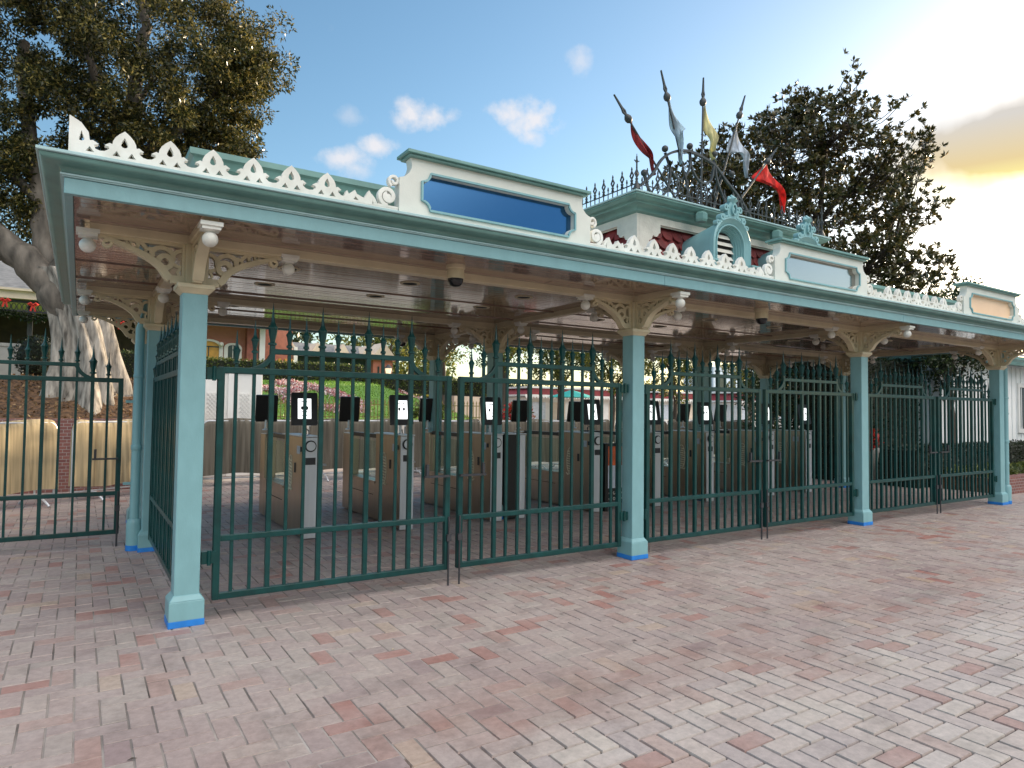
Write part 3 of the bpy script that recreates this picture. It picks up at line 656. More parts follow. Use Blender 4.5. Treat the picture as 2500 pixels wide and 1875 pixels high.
# dormers
def make_dormer():
    r_ = MB()        # hooded barrel
    n = 16; v = []; 
    for (yy, ra, dz, dx) in ((-.62, .325, .0, 0), (.10, .235, -.02, .06)):
        for i in range(n+1):
            a = pi*i/n; v.append((dx + ra*cos(a), yy, .24 + ra*sin(a)*1.0 + dz))
        v.append((dx-ra, yy, -.0)); v.append((dx+ra, yy, -.0))
    k = n+3; f_ = []
    for i in range(k-1): f_.append((i, i+1, k+i+1, k+i))
    f_.append((k-1, 0, k, 2*k-1)); r_.add(v, f_)
    root = r_.build('dormer', M['teal'], tw, smooth=40)
    b = MB()
    # stepped arch rings receding to the louvres
    rr = [(.345, -.66), (.345, -.63), (.305, -.63), (.295, -.64), (.262, -.615), (.248, -.59), (.240, -.60), (.232, -.575), (.224, -.585), (.216, -.56), (.208, -.57), (.200, -.545), (.192, -.555), (.184, -.53), (.174, -.50)]
    rr = [(.335, -.60), (.345, -.665), (.325, -.675), (.318, -.665), (.285, -.645), (.262, -.625), (.262, -.64), (.246, -.64), (.246, -.61), (.232, -.61), (.232, -.58), (.218, -.58), (.218, -.55), (.204, -.55), (.204, -.52), (.190, -.52), (.190, -.49), (.174, -.48)]
    v = []; f_ = []; n = 20
    path = [(1, -.24/1.)] 
    for (ra, yy) in rr:
        v.append((ra, yy, -.02))
        for i in range(n+1):
            a = pi*i/n; v.append((ra*cos(a), yy, .24+ra*sin(a)))
        v.append((-ra, yy, -.02))
    k = n+3
    for j in range(len(rr)-1):
        for i in range(k-1): f_.append((j*k+i, j*k+i+1, (j+1)*k+i+1, (j+1)*k+i))
    b.add(v, f_)
    b.box((-.42, -.70, -.05), (-.20, -.56, .0)); b.box((.20, -.70, -.05), (.42, -.56, .0)); b.box((-.45, -.72, .0), (-.30, -.55, .022)); b.box((.30, -.72, .0), (.45, -.55, .022))
    b.build('arch_ring', M['teal'], root, smooth=25)
    b = MB(); b.box((-.18, -.50, -.02), (.18, -.49, .42)); b.build('opening', M['rubber'], root)
    b = MB()
    for i in range(5):
        z = .0+.085*i; hw = min(.172, math.sqrt(max(.001, .174**2 - max(0, z-.2)**2)))
        b.add([(-hw, -.535, z), (hw, -.535, z), (hw, -.505, z+.045), (-hw, -.505, z+.045), (-hw, -.535, z+.008), (hw, -.535, z+.008), (hw, -.505, z+.053), (-hw, -.505, z+.053)],
              [(0,1,2,3),(7,6,5,4),(0,4,5,1),(1,5,6,2),(2,6,7,3),(3,7,4,0)])
    b.build('louvre', M['white'], root)
    # carved crest: oval cartouche, scrolls, shell on top
    b = MB(); fr = lambda U, W_, t: (U, -.64+t, W_)
    z = .585
    b.plate([[(-.07, z-.02), (.07, z-.02), (.085, z+.03), (.07, z+.09), (.078, z+.14), (.045, z+.185), (-.045, z+.185), (-.078, z+.14), (-.07, z+.09), (-.085, z+.03)]], -.03, .05, fr)
    b.ribbon([(.036*cos(a), z+.085+.062*sin(a)) for a in [i*pi/10 for i in range(21)]], .014, .04, lambda U, W_, t: (U, -.68+t, W_))
    b.ball((0, -.672, z+.085), .022, 10, 1.8)
    for d in (-1, 1):
        b.ribbon([(d*(.125+px), z+.095+pz) for px, pz in spiral(0, 0, .040, .012, pi*.9, 1.2, 20, -1)], .022, .075, fr)
        b.ribbon([(d*.075, z-.01), (d*.088, z+.03), (d*.085, z+.09)], .028, .07, fr)
        b.ribbon([(d*(.185+px), z-.035+pz) for px, pz in spiral(0, 0, .042, .012, pi*.8, 1.2, 20, -1)], .024, .078, fr)
        b.ribbon([(d*.09, z-.005), (d*.15, z-.02), (d*.20, z-.065), (d*.23, z-.10)], .03, .066, fr)
        b.ribbon([(d*(.265+px), z-.105+pz) for px, pz in spiral(0, 0, .028, .01, pi*.8, 1.1, 14, -1)], .018, .06, fr)
        b.tube([(d*.02, -.64, z+.185), (d*.055, -.66, z+.215), (d*.045, -.64, z+.25)], [.03, .034, .012], 8)
    b.tube([(0, -.65, z+.18), (0, -.68, z+.22), (0, -.64, z+.275)], [.03, .038, .010], 8)
    b.build('carved_crest', M['teal'], root, smooth=50)
    # block on the ridge behind the crest
    b = MB(); b.lathe((-.10, -.25, .60), [(.075, 0), (.085, .03), (.085, .10), (.05, .13)], 6); b.build('ridge_block', M['teald'], root)
    return root
d0 = make_dormer()
d0.location = (5.95-TX, .55-TY, 3.40-3.05)
d1 = copy_tree(d0, tw); d1.location = (7.47-TX, .55-TY, 3.40-3.05)
# iron cresting railing round the flat roof
def rail(p, q):
    b = MB(); p = Vector(p); q = Vector(q); L_ = (q-p).length; n = int(L_/.085); st = L_/n; d = (q-p)/L_
    fr = lambda U, W_, t: tuple(p + d*U + Vector((-d.y, d.x, 0))*t + Vector((0,0,W_)))
    for z in (.05, .125): b.ribbon([(0, z), (L_, z)], .011, .012, fr)
    for i in range(n+1):
        x = i*st
        if i % 2 == 0:
            b.ribbon([(x, 0), (x, .20)], .010, .010, fr); b.ribbon([(x-.02, .135), (x-.006, .165), (x, .19)], .010, .010, fr); b.ribbon([(x+.02, .135), (x+.006, .165), (x, .19)], .010, .010, fr)
            b.plate([[(x, .182), (x+.036, .240), (x, .305), (x-.036, .240)], [(x, .208), (x-.019, .240), (x, .276), (x+.019, .240)]], -.007, .007, fr)
            b.prism([(x-.006, .300), (x+.006, .300), (x+.010, .316), (x, .345), (x-.010, .316)], -.006, .006, fr)
            b.prism([(x-.014, .168), (x+.014, .168), (x+.014, .186), (x-.014, .186)], -.012, .012, fr)
        else:
            b.ribbon([(x, 0), (x, .17)], .009, .009, fr); b.prism([(x-.008, .165), (x+.008, .165), (x+.010, .18), (x, .215), (x-.010, .18)], -.007, .007, fr)
    tpart(b, 'railing', M['ironc'])
zr = 4.185; ex = .20
c4 = [(wx0-ex, wy0-ex, zr), (wx1+ex, wy0-ex, zr), (wx1+ex, wy1+ex, zr), (wx0-ex, wy1+ex, zr)]
for a in range(4): rail(c4[a], c4[(a+1) % 4])
for c in c4:
    b = MB(); b.tube([c, (c[0], c[1], zr+.45)], [.012, .010], 6)
    b.lathe((c[0], c[1], zr+.14), [(.05, -.09), (.016, .0), (.012, .03)], 8)
    b.lathe((c[0], c[1], zr+.36), [(.008, 0), (.018, .03), (.006, .07), (.004, .12)], 6)
    b.ball((c[0], c[1], zr+.24), .018, 8); b.ribbon([(-.04, .40), (0, .375), (.04, .40)], .010, .01, lambda U, W_, t, c=c: (c[0]+U, c[1]+t, zr+W_)); tpart(b, 'corner_finial', M['ironc'], 40)
# crown of bent iron
YC = 1.0; k_ = 6.517/7.267
cw = lambda x, z: (-.69953 + (x+.69953)*k_, 1.6 + (z-1.6)*k_)
b = MB(); frc = lambda U, W_, t: (U, YC+t, W_)
main = [cw(*q) for q in ((6.05, 4.86), (6.2, 4.95), (6.42, 5.15), (6.62, 5.42), (6.85, 5.58), (7.15, 5.67), (7.45, 5.66), (7.8, 5.58), (8.05, 5.40), (8.35, 5.20), (8.6, 4.98), (8.72, 4.85))]
def sm(P, n=6):
    out = []; P = [Vector(p) for p in P]
    for i in range(len(P)-1):
        p0, p1, p2, p3 = P[max(i-1,0)], P[i], P[i+1], P[min(i+2, len(P)-1)]
        for k in range(n):
            t = k/n; out.append(.5*((2*p1) + (p2-p0)*t + (2*p0-5*p1+4*p2-p3)*t*t + (3*p1-p0-3*p2+p3)*t**3))
    out.append(P[-1]); return out
b.ribbon(sm(main), .032, .036, frc)
for q in (((6.69, 5.54), (6.80, 5.30), (6.74, 4.98), (6.55, 4.80)), ((6.69, 5.54), (6.86, 5.26), (7.05, 5.20), (7.22, 5.40), (7.23, 5.70)), ((7.23, 5.70), (7.28, 5.42), (7.48, 5.24), (7.72, 5.32), (7.80, 5.68)),
          ((7.80, 5.68), (7.86, 5.36), (8.05, 5.05), (8.22, 4.98)), ((6.26, 5.10), (6.35, 4.92), (6.52, 4.78), (6.62, 4.62)), ((8.35, 5.20), (8.40, 4.95), (8.62, 4.74))):
    b.ribbon(sm([cw(*a) for a in q]), .025, .030, frc)
for a in ((6.69, 5.60), (7.23, 5.76), (7.80, 5.76), (6.26, 5.14), (8.22, 5.52)):
    x, z = cw(*a); b.ball((x, YC, z), .046, 12)
for a, c in (((6.95, 4.87), (7.22, 5.40)), ((6.35, 4.85), (6.75, 5.35)), ((7.65, 4.87), (7.95, 5.45))):
    p, q = cw(*a), cw(*c); b.tube([(p[0], YC+.3, 4.18), (q[0], YC, q[1])], .012, 6)
tpart(b, 'iron_crown', M['ironc'], 40)

# pennants on raked poles
def flag(label, base, tip, cl, matk, ball=True, yoff=0):
    B = cw(*base); Tp = cw(*tip); y = YC + yoff
    root = thing('pennant_flag', label, 'flag', (B[0], y, B[1]), 'pennants on the tower roof')
    o = (B[0], y, B[1]); d = Vector((Tp[0]-B[0], 0, Tp[1]-B[1])); L_ = d.length; d.normalize()
    nrm = Vector((d.z, 0, -d.x))
    P = lambda s, w=0: Vector((B[0], y, B[1])) + d*s + nrm*w
    b = MB(); b.tube([P(-.02), P(L_-.38)], [.016, .013], 8); b.build('pole', M['ironc'], root, o, 40)
    b = MB(); s = L_-.42
    b.tube([P(s), P(s+.02), P(s+.05), P(s+.08), P(s+.11), P(s+.13)], [.014, .04, .05, .048, .030, .014], 12)
    fr = lambda U, W_, t: tuple(P(s+.12+W_, U) + Vector((0, t, 0)))
    b.plate([[(-.012, 0), (.012, 0), (.030, .05), (.014, .10), (.004, .30), (-.004, .30), (-.014, .10), (-.030, .05)], [(0, .028), (-.010, .052), (0, .085), (.010, .052)]], -.012, .012, fr)
    b.build('spear_tip', M['ironc'], root, o, 40)
    # limp triangular cloth
    if cl:
        left = [cw(*q) for q in cl[0]]; right = [cw(*q) for q in cl[1]]
        lv = sm(left, 5); rv = sm(right, 5); n = min(len(lv), len(rv)); v = []; f_ = []; m_ = 5
        for i in range(n):
            t = i/(n-1)
            a = lv[round(t*(len(lv)-1))]; c = rv[round(t*(len(rv)-1))]
            for k in range(m_):
                q = a + (c-a)*k/(m_-1); v.append((q.x, y + .05*sin(k*1.9 + t*5)*min(1, 3*t) + .03*sin(t*9), q.y))
        for i in range(n-1):
            for k in range(m_-1): f_.append((i*m_+k, i*m_+k+1, (i+1)*m_+k+1, (i+1)*m_+k))
        b = MB(); b.add(v, f_); ob = b.build('cloth', M[matk], root, o, 60)
        sdm = ob.modifiers.new('thick', 'SOLIDIFY'); sdm.thickness = .006
        sb = ob.modifiers.new('sub', 'SUBSURF'); sb.levels = sb.render_levels = 1
    return root
flag('dull red pennant on the pole leaning farthest left', (6.946, 4.847), (5.659, 6.166), ([(5.985, 5.86), (6.07, 5.66), (6.204, 5.437), (6.40, 5.33), (6.478, 5.15)], [(6.01, 5.87), (6.14, 5.74), (6.30, 5.52), (6.42, 5.38), (6.49, 5.15)]), 'fl_red')
flag('pale blue pennant on the second pole, tallest of the left leaning pair', (7.23, 4.844), (6.564, 6.769), ([(6.73, 6.37), (6.79, 6.12), (6.82, 5.90), (6.885, 5.761), (6.94, 5.62), (7.0, 5.42)], [(6.75, 6.37), (6.90, 6.20), (7.065, 5.99), (6.97, 5.90), (7.04, 5.72), (7.03, 5.42)]), 'fl_blue', yoff=-.03)
flag('pale yellow pennant on the upright middle pole', (7.484, 4.847), (7.539, 6.945), ([(7.565, 6.515), (7.565, 6.25), (7.575, 6.09), (7.67, 5.95), (7.68, 5.80), (7.82, 5.62)], [(7.58, 6.515), (7.74, 6.32), (7.866, 6.09), (7.78, 5.90), (7.80, 5.76), (7.855, 5.60)]), 'fl_yellow')
flag('pale grey blue pennant hanging in front of the magnolia', (7.805, 4.86), (8.60, 6.95), ([(8.36, 6.335), (8.26, 6.10), (8.18, 5.885), (8.42, 5.92), (8.56, 5.80), (8.648, 5.56)], [(8.39, 6.335), (8.52, 6.18), (8.60, 6.02), (8.64, 5.90), (8.68, 5.78), (8.67, 5.55)]), 'fl_white', yoff=.03)
flag('bright scarlet pennant farthest right on its low raked pole', (8.20, 4.87), (9.42, 6.23), ([(9.11, 5.885), (8.95, 5.73), (8.77, 5.558), (9.25, 5.50), (9.47, 5.35), (9.585, 5.10)], [(9.13, 5.885), (9.30, 5.76), (9.44, 5.60), (9.54, 5.45), (9.63, 5.32), (9.62, 5.10)]), 'fl_scarlet')
# ------------------------------------------------------------------ iron gates
PICK = {}
def picket_mesh(kind, zb, zt):
    key = (kind, zb, zt)
    if key not in PICK:
        b = MB(); w = .036 if kind == 'thick' else .024
        s = 1.0 if kind == 'thick' else .74
        zu = zt - .34*(1. if kind == 'thick' else .78)          # urn foot
        b.box((-w/2, -w/2, zb), (w/2, w/2, zu))
        b.lathe((0, 0, zu), [(w*.62, 0), (.034*s, .004), (.034*s, .018), (.020*s, .026), (.022*s, .045), (.031*s, .085), (.036*s, .118*s+.01), (.040*s, .122*s+.012), (.040*s, .13*s+.014), (.026*s, .15*s+.012), (.016*s, .175*s+.012), (.010*s, .22*s+.012), (.0015, zt-zu)], 8)
        PICK[key] = b.build('picket', M['green']); PICK[key].data.set_sharp_from_angle(angle=radians(35)); 
        bpy.data.objects.remove(PICK[key]); PICK[key] = [m for m in bpy.data.meshes if m.name.startswith('picket')][-1]
    return PICK[key]
def gate_leaf(label, W_, n, arch=True, name='iron_gate', group='green iron gate leaves', legs=True, zb=.14):
    root = thing(name, label, 'gate', (0,0,0), group)
    st = W_/(n+1); b = MB(); sw = .05
    b.box((0, -.026, zb), (sw, .026, 1.90)); b.box((W_-sw, -.026, zb), (W_, .026, 1.90))
    for z, h in ((zb, .05), (.575, .046), (1.85, .05)): b.box((sw-.003, -.022, z), (W_-sw+.003, .022, z+h))
    fr = lambda U, W__, t: (U, t, W__)
    if arch:
        a0, a1 = st*3, W_-st*3
        pts = [(a0-.235+.235*sin(radians(q))**1.0, 1.875+.165*(1-cos(radians(q)))) for q in range(0, 76, 8)] + [(a0+.01, 2.035)]
        b.ribbon(pts, .040, .040, fr); b.ribbon([(W_-p[0], p[1]) for p in pts[::-1]], .040, .040, fr)
        b.box((a0-.02, -.0205, 2.016), (a1+.02, .0205, 2.058))
    bev(b.build('frame', M['green'], root), .005)
    for i in range(1, n+1):
        m_ = min(i, n+1-i); th = (i % 3 == 0)
        if not arch: zt = 2.42 if th else 2.33
        elif m_ == 1: zt = 2.19
        elif m_ == 2: zt = 2.28
        else: zt = 2.425 if th else 2.335
        o = bpy.data.objects.new('picket', picket_mesh('thick' if th else 'thin', zb+.02, zt)); COL.objects.link(o); o.parent = root; o.location = (st*i, 0, 0)
    return root
def extras(root, W_, hinge_at, lock_at):
    for z in (.42, 1.80):
        b = MB(); b.box((hinge_at-.05, -.035, z), (hinge_at+.05, .035, z+.09)); b.tube([(hinge_at, -.04, z-.01), (hinge_at, -.04, z+.10)], .014, 8)
        b.build('hinge', M['green'], root)
    b = MB(); b.tube([(lock_at, -.035, .0), (lock_at, -.035, .62)], .010, 6); b.box((lock_at-.022, -.05, .40), (lock_at+.022, -.026, .46)); b.build('drop_bolt', M['iron'], root)
    d = 1 if lock_at < W_/2 else -1
    b = MB(); b.box((lock_at-.012, -.062, .98), (lock_at+d*.26+.0, -.034, 1.0)); b.box((lock_at+d*.22, -.064, .98), (lock_at+d*.245, -.036, 1.10)); b.build('latch', M['iron'], root)
LW = 1.995
gl = gate_leaf('green iron gate leaf hinged on the corner post, first and nearest', LW, 14)
extras(gl, LW, -.03, LW-.015)
gr = gate_leaf('green iron gate leaf with its edge against the second post, closing with the nearest leaf', LW, 14)
extras(gr, LW, LW+.03, .015)
gl.location = (.18, 0, 0); gr.location = (2.258, 0, 0)
gname = ['third', 'fourth', 'fifth', 'sixth']
for k, (src, x, lb) in enumerate(((gl, 4.618, 'green iron gate leaf just right of the second post, before the turnstiles'), (gr, 6.696, 'green iron gate leaf just left of the third post'),
                              (gl, 9.056, 'green iron gate leaf just right of the third post, before dark shrubs'), (gr, 11.134, 'farthest green iron gate leaf, ending at the last post'))):
    o = copy_tree(src); o.location = (x, 0, 0); o['label'] = lb
sp = gate_leaf('green iron side railing running back from the corner post', 2.70, 24, name='iron_railing', group=None); sp.rotation_euler = (0,0,pi/2); sp.location = (0, .12, 0); sp['category'] = 'railing'
lg = gate_leaf('dark iron side gate at the far left, before the cream covered barriers', 2.55, 16)
extras(lg, 2.55, -.03, 2.53); lg.location = (-2.83, 3.36, 0)
fl = gate_leaf('', .9, 5, name='iron_gate'); fl.location = (-3.8, 3.36, 0); fl['label'] = 'second leaf of the dark side gate, outside the left edge'

# downpipes
def pipe(label, x, y, sx):
    root = thing('drain_pipe', label, 'drain pipe', (x, y, 0), 'round teal drain pipes'); o = (x, y, 0)
    b = MB(); b.tube([(x, y, .30), (x, y, 2.45), (x+sx*.05, y, 2.62), (x+sx*.06, y, 2.84)], .047, 16)
    b.lathe((x, y, 1.10), [(.052, 0), (.056, .01), (.056, .05), (.052, .06)], 16); b.lathe((x, y, 1.9), [(.051, 0), (.055, .01), (.055, .03), (.051, .04)], 16)
    b.build('pipe', M['teal'], root, o, 40)
    b = MB(); b.lathe((x, y, 0), [(.075, .05), (.077, .30), (.070, .33), (.058, .345)], 16); b.build('boot', M['teal'], root, o, 40)
    b = MB(); b.lathe((x, y, 0), [(.079, .003), (.079, .062)], 16); b.build('masking_tape', M['tape'], root, o, 40)
    b = MB()
    for z in (.72, 1.62): b.box((x-(.0 if sx < 0 else .12), y-.012, z), (x+(.12 if sx < 0 else .0), y+.012, z+.03))
    b.build('wall_clamp', M['teal'], root, o)
pipe('teal drain pipe beside the rear post, behind the corner post', -.15, 3.02, 1)
pipe('teal drain pipe right of the last post', 13.53, -.05, -1)

# ceiling fittings
k = 0
LBL = {(0,0):'nearest the corner post', (0,1):'behind it toward the back'}
rl0 = None
bays = ['first bay from the left', 'middle bay', 'third bay from the left']
for bi in range(3):
    for xi, xo in enumerate((.87, 2.07, 3.45)):
        for yi, yy in enumerate((.72, 1.66, 3.42)):
            pos = (bi*4.438+xo, yy, ZC-.001)
            if rl0 is None:
                root = thing('ceiling_light', '', 'ceiling light', pos, 'round downlights in the canopy ceiling')
                b = MB(); b.lathe((0,0,0), [(.075, .0), (.075, -.006), (.098, -.009), (.104, -.003), (.104, .0)], 20); b.build('rim', M['cream'], root, smooth=40)
                b = MB(); b.lathe((0,0,0), [(.072, -.002), (.072, -.004)], 20); b.build('lens', M['rubber'], root); rl0 = root; o = root
            else: o = copy_tree(rl0); o.location = pos
            o['label'] = 'unlit round ceiling downlight in the %s, %s column, %s row' % (bays[bi], ('left', 'middle', 'right')[xi], ('front', 'second', 'back')[yi])
def dome(label, x, y):
    root = thing('security_camera', label, 'security camera', (x, y, ZC), 'dome cameras under the canopy'); o = (x, y, ZC)
    b = MB(); b.lathe((x, y, ZC), [(.085, .0), (.085, -.03), (.075, -.035), (.08, -.10), (.078, -.12)], 18); b.build('housing', M['cream'], root, o, 40)
    b = MB(); b.lathe((x, y, ZC-.12), [(.070, 0), (.066, -.03), (.05, -.055), (.025, -.068), (.002, -.07)], 18); b.build('dome', mat('smoked_dome', (.01, .01, .012), .06), root, o, 60)
dome('dark dome camera on a cream housing in the first bay under the blue tinted panel', 2.05, -.30)
dome('dark dome camera on a cream housing in the middle bay', 6.25, -.30)
dome('dark dome camera on a cream housing low at the back of the first bay', 4.0, 5.35)

# ------------------------------------------------------------------ turnstiles
def turnstile(label):
    root = thing('turnstile', label, 'turnstile', (0,0,0), 'turnstiles in a row under the canopy')
    b = MB(); b.box((.012, .012, .02), (.178, .92, 1.235)); bev(b.build('front_pillar', M['steel'], root), .008)
    b = MB(); b.box((-.004, -.006, .012), (.185, .011, 1.23)); bev(b.build('front_panel', M['steell'], root), .004)
    b = MB(); b.box((-.012, -.014, 1.236), (.192, .94, 1.250)); b.build('top_plate', M['steell'], root)
    b = MB(); b.box((.015, .921, .02), (.175, 2.03, .53)); b.box((.004, .93, .530), (.186, 2.02, .56)); b.box((.010, .925, .40), (.015, 2.03, .406)); bev(b.build('base_cabinet', M['steel'], root), .006)
    b = MB(); b.box((.010, 1.0, .36), (.0148, 1.95, .368)); b.build('door_seam', M['rubber'], root)
    b = MB(); b.box((.012, 2.032, .02), (.178, 2.32, 1.20)); bev(b.build('rear_pillar', M['steel'], root), .008)
    b = MB(); b.box((.06, .96, .56), (.072, 2.0, 1.12)); b.build('glass_panel', M['glass'], root)
    b = MB(); b.box((.055, .95, 1.165), (.135, 2.031, 1.222)); b.build('handrail', M['black'], root)
    b = MB(); b.lathe((0,0,0), [(.062, 0), (.070, .006), (.070, .02), (.058, .026)], 22); 
    b.v = [(x+.085, -z-.006, y+1.125) for x, y, z in b.v]; rg = b.build('reader_ring', M['black'], root, smooth=40)
    b = MB(); b.lathe((0,0,0), [(.055, .0), (.055, .030)], 22); b.v = [(x+.085, -z-.006, y+1.125) for x, y, z in b.v]; b.build('reader_disc', M['steell'], rg)
    # small relief mark: long pointed oval with slats on the lane side
    fr = lambda U, W_, t: (.0105 - t, .60 + U, .77 + W_)
    b = MB()
    out = [(.085*sin(a)*(1 if cos(a) < .6 else .9), -.215*cos(a)) for a in [i*pi/12 for i in range(24)]]
    b.ribbon(out + out[:1], .012, .008, fr)
    for i in range(9):
        z = -.165+.04*i; h = .085*math.sqrt(max(0, 1-(z/.215)**2)); b.ribbon([(-h, z-.012), (h, z+.004)], .017, .007, fr)
    b.ribbon([(-.10, -.20), (-.05, -.225), (.0, -.20), (.05, -.225), (.10, -.20)], .02, .009, fr)
    b.build('oval_relief', M['brass'], root)
    b = MB(); b.box((.002, .36, .78), (.011, .40, .90)); b.build('lock_plate', M['iron'], root)
    b = MB(); b.box((.004, .10, 1.05), (.011, .14, 1.11)); b.build('key_slot', M['iron'], root)
    b = MB(); b.box((.006, .17, 1.02), (.0112, .30, 1.12)); b.build('sticker', M['paper'], root)
    b = MB(); b.box((.03, -.0105, .90), (.15, -.0065, .985)); b.build('label_plate', M['iron'], root)
    b = MB(); b.tube([(.19, .62, .86), (.30, .60, .86), (.47, .58, .84)], .016, 8); b.tube([(.19, .62, .86), (.28, .72, .72), (.36, .82, .56)], .016, 8); b.lathe((.19, .62, .82), [(.03, 0), (.045, .02), (.045, .06), (.03, .08)], 10); b.build('turnstile_arm', M['steell'], root, smooth=40)
    b = MB(); b.tube([(.15, .30, 1.25), (.16, .34, 1.30), (.10, .26, 1.33), (.05, .12, 1.36)], .007, 6); b.build('cable', M['black'], root, smooth=40)
    def tablet(parent, y, x, rot, lit):
        sx = MB(); 
        c, s_ = cos(rot), sin(rot)
        tl = radians(12)
        def fr(U, W_, t):
            Y = t*cos(tl) + W_*sin(tl); Z = W_*cos(tl) - t*sin(tl)
            return (x + U*c - Y*s_, y + U*s_ + Y*c, 1.575 + Z)
        hull = [(-.155+.012, -.20), (.155-.012, -.20), (.155, -.188), (.155, .188), (.143, .20), (-.143, .20), (-.155, .188), (-.155, -.188)]
        sx.plate([hull], -.018, .022, fr); t_ = sx.build('tablet', M['black'], parent)
        b2 = MB(); b2.tube([(x, y+.02, 1.25), (x, y+.02, 1.40)], .018, 8); b2.lathe((x, y+.02, 1.25), [(.05, 0), (.05, .012), (.02, .02)], 12); b2.build('stand', M['steell'], t_)
        if lit:
            d = MB(); d.prism([(-.078, -.125), (.078, -.125), (.078, .125), (-.078, .125)], -.0205, -.0175, fr); d.build('display', M['screen'], t_)
            g = MB()
            for q in (-.030, .030): g.prism([(q-.014, -.0), (q, -.020), (q+.014, .0), (q+.012, .024), (q, .032), (q-.012, .024)], -.0225, -.0207, fr)
            for q in (-.018, 0, .018): g.prism(circ(q*1.4, -.036, .006, 6), -.0224, -.0207, fr)
            g.ribbon([(-.04, .085), (0, .092), (.04, .084)], .010, .002, lambda U, W_, t: fr(U, W_, t-.0215)); g.ribbon([(-.035, -.082), (.035, -.084)], .008, .002, lambda U, W_, t: fr(U, W_, t-.0215))
            g.build('screen_icon', M['black'], t_)
    tablet(root, .06, .02, radians(-8), True)
    tablet(root, 2.20, .06, radians(172), False)
    return root
M['screen'] = emat('lit_white_screen', (.93, .96, .97), 1.0)
tlab = ['steel turnstile nearest the corner post, front left of the row', 'steel turnstile second from the corner post', 'steel turnstile seen through the second gate leaf, left of its dark rear post',
        'steel turnstile just left of the second post', 'steel turnstile just right of the second post', 'steel turnstile mid way along the second pair of gates', 'steel turnstile left of the last in the row', 'farthest steel turnstile, next to the third post']
t0 = turnstile(tlab[0])
for i, x in enumerate((1.59, 2.86, 4.24, 6.10, 7.40, 8.70, 10.42, 11.62)):
    o = t0 if i == 0 else copy_tree(t0); o.location = (x, 2.69, 0); o['label'] = tlab[i]

# framed poster stand behind the gates
root = thing('poster_stand', 'black framed poster stand with orange picture beside the second post', 'poster stand', (6.62, 2.75, 0)); o = (6.62, 2.75, 0)
b = MB(); 
for a in (((6.36, 2.70, 0), (6.42, 2.78, 1.08)), ((6.83, 2.70, 0), (6.89, 2.78, 1.08)), ((6.421, 2.70, 1.03), (6.829, 2.78, 1.08)), ((6.421, 2.702, .12), (6.829, 2.778, .36))): b.box(*a)
b.build('frame', M['black'], root, o)
b = MB(); b.box((6.42, 2.73, .36), (6.83, 2.745, .72)); b.build('lower_picture', M['paper'], root, o)
b = MB(); b.box((6.42, 2.73, .722), (6.83, 2.745, 1.03)); b.build('upper_picture', M['orange'], root, o)
b = MB()
for i in range(4):
    for j in range(2):
        x = 6.46+.09*i; z = .285-.09*j; b.ribbon([(x+.018*cos(a), z+.022*sin(a)) for a in [q*pi/6 for q in range(3 if (i+j) % 2 else 0, 13)]], .008, .004, lambda U, W_, t: (U, 2.699+t, W_))
b.build('white_lettering', M['white'], root, o)

# crowd barriers under fabric covers
def barrier(label, p, q, m, grp):
    p = Vector((*p, 0)); q = Vector((*q, 0)); L_ = (q-p).length; d = (q-p)/L_; rz = math.atan2(d.y, d.x)
    root = thing('crowd_barrier', label, 'barrier', p, grp, rz)
    # cover: sagging fabric with vertical folds, open bag over a steel hoop
    nx, nz = 46, 10; v = []; ph = random.random()*9
    for side in (-1, 1):
        for j in range(nz+1):
            for i in range(nx+1):
                x = L_*i/nx; t = j/nz
                top = 1.34; e_ = .13
                if x < e_: top = 1.34 - e_ + math.sqrt(max(0, e_**2-(e_-x)**2))
                if x > L_-e_: top = 1.34 - e_ + math.sqrt(max(0, e_**2-(x-L_+e_)**2))
                z = .24 + .02*sin(x*5+ph) + t*(top - .24)
                y = side*(.028 + .030*(1-t)) + .018*(1-t)*sin(x*17+ph+side) + .010*sin(x*41+ph*2)*(1-t*.7)
                if t == 1: y = side*.006
                v.append((x, y, z))
    f_ = []; k_ = (nx+1)*(nz+1)
    for s_ in range(2):
        for j in range(nz):
            for i in range(nx):
                a = s_*k_+j*(nx+1)+i; f_.append((a, a+1, a+nx+2, a+nx+1))
    for i in range(nx):
        a = nz*(nx+1)+i; f_.append((a, a+1, k_+a+1, k_+a))
    b = MB(); b.add(v, f_); b.build('cover', m, root, smooth=80)
    b = MB(); rr = .11
    hoop = [(0.02, 0, .12)] + [(.02+rr-rr*cos(a), 0, 1.30-rr+rr*sin(a)) for a in [i*pi/12 for i in range(7)]] + [(L_-.02-rr+rr*sin(a), 0, 1.30-rr+rr*cos(a)) for a in [i*pi/12 for i in range(7)]] + [(L_-.02, 0, .12)]
    b.tube(hoop, .019, 8); b.tube([(.02, 0, .16), (L_-.02, 0, .16)], .016, 8); b.build('hoop', M['steell'], root, smooth=50)
    for x in (.32, L_-.32):
        b = MB(); b.tube([(x, -.36, .02), (x, -.33, .05), (x, -.16, .145), (x, .16, .145), (x, .33, .05), (x, .36, .02)], .019, 8); b.tube([(x, 0, .14), (x, 0, .30)], .016, 6); b.build('foot', M['steell'], root, smooth=50)
    return root
barrier('cream covered crowd barrier at the far left edge', (-2.95, 6.2), (-.98, 7.55), M['clothy'], 'cream covered barriers by the side gate')
barrier('cream covered crowd barrier partly behind the rear teal pipe', (-.78, 7.62), (1.05, 8.75), M['clothy'], 'cream covered barriers by the side gate')
bl = ['first from the left', 'second from the left', 'third from the left', 'fourth from the left', 'fifth from the left', 'sixth from the left', 'seventh from the left', 'eighth from the left']
x = 1.35
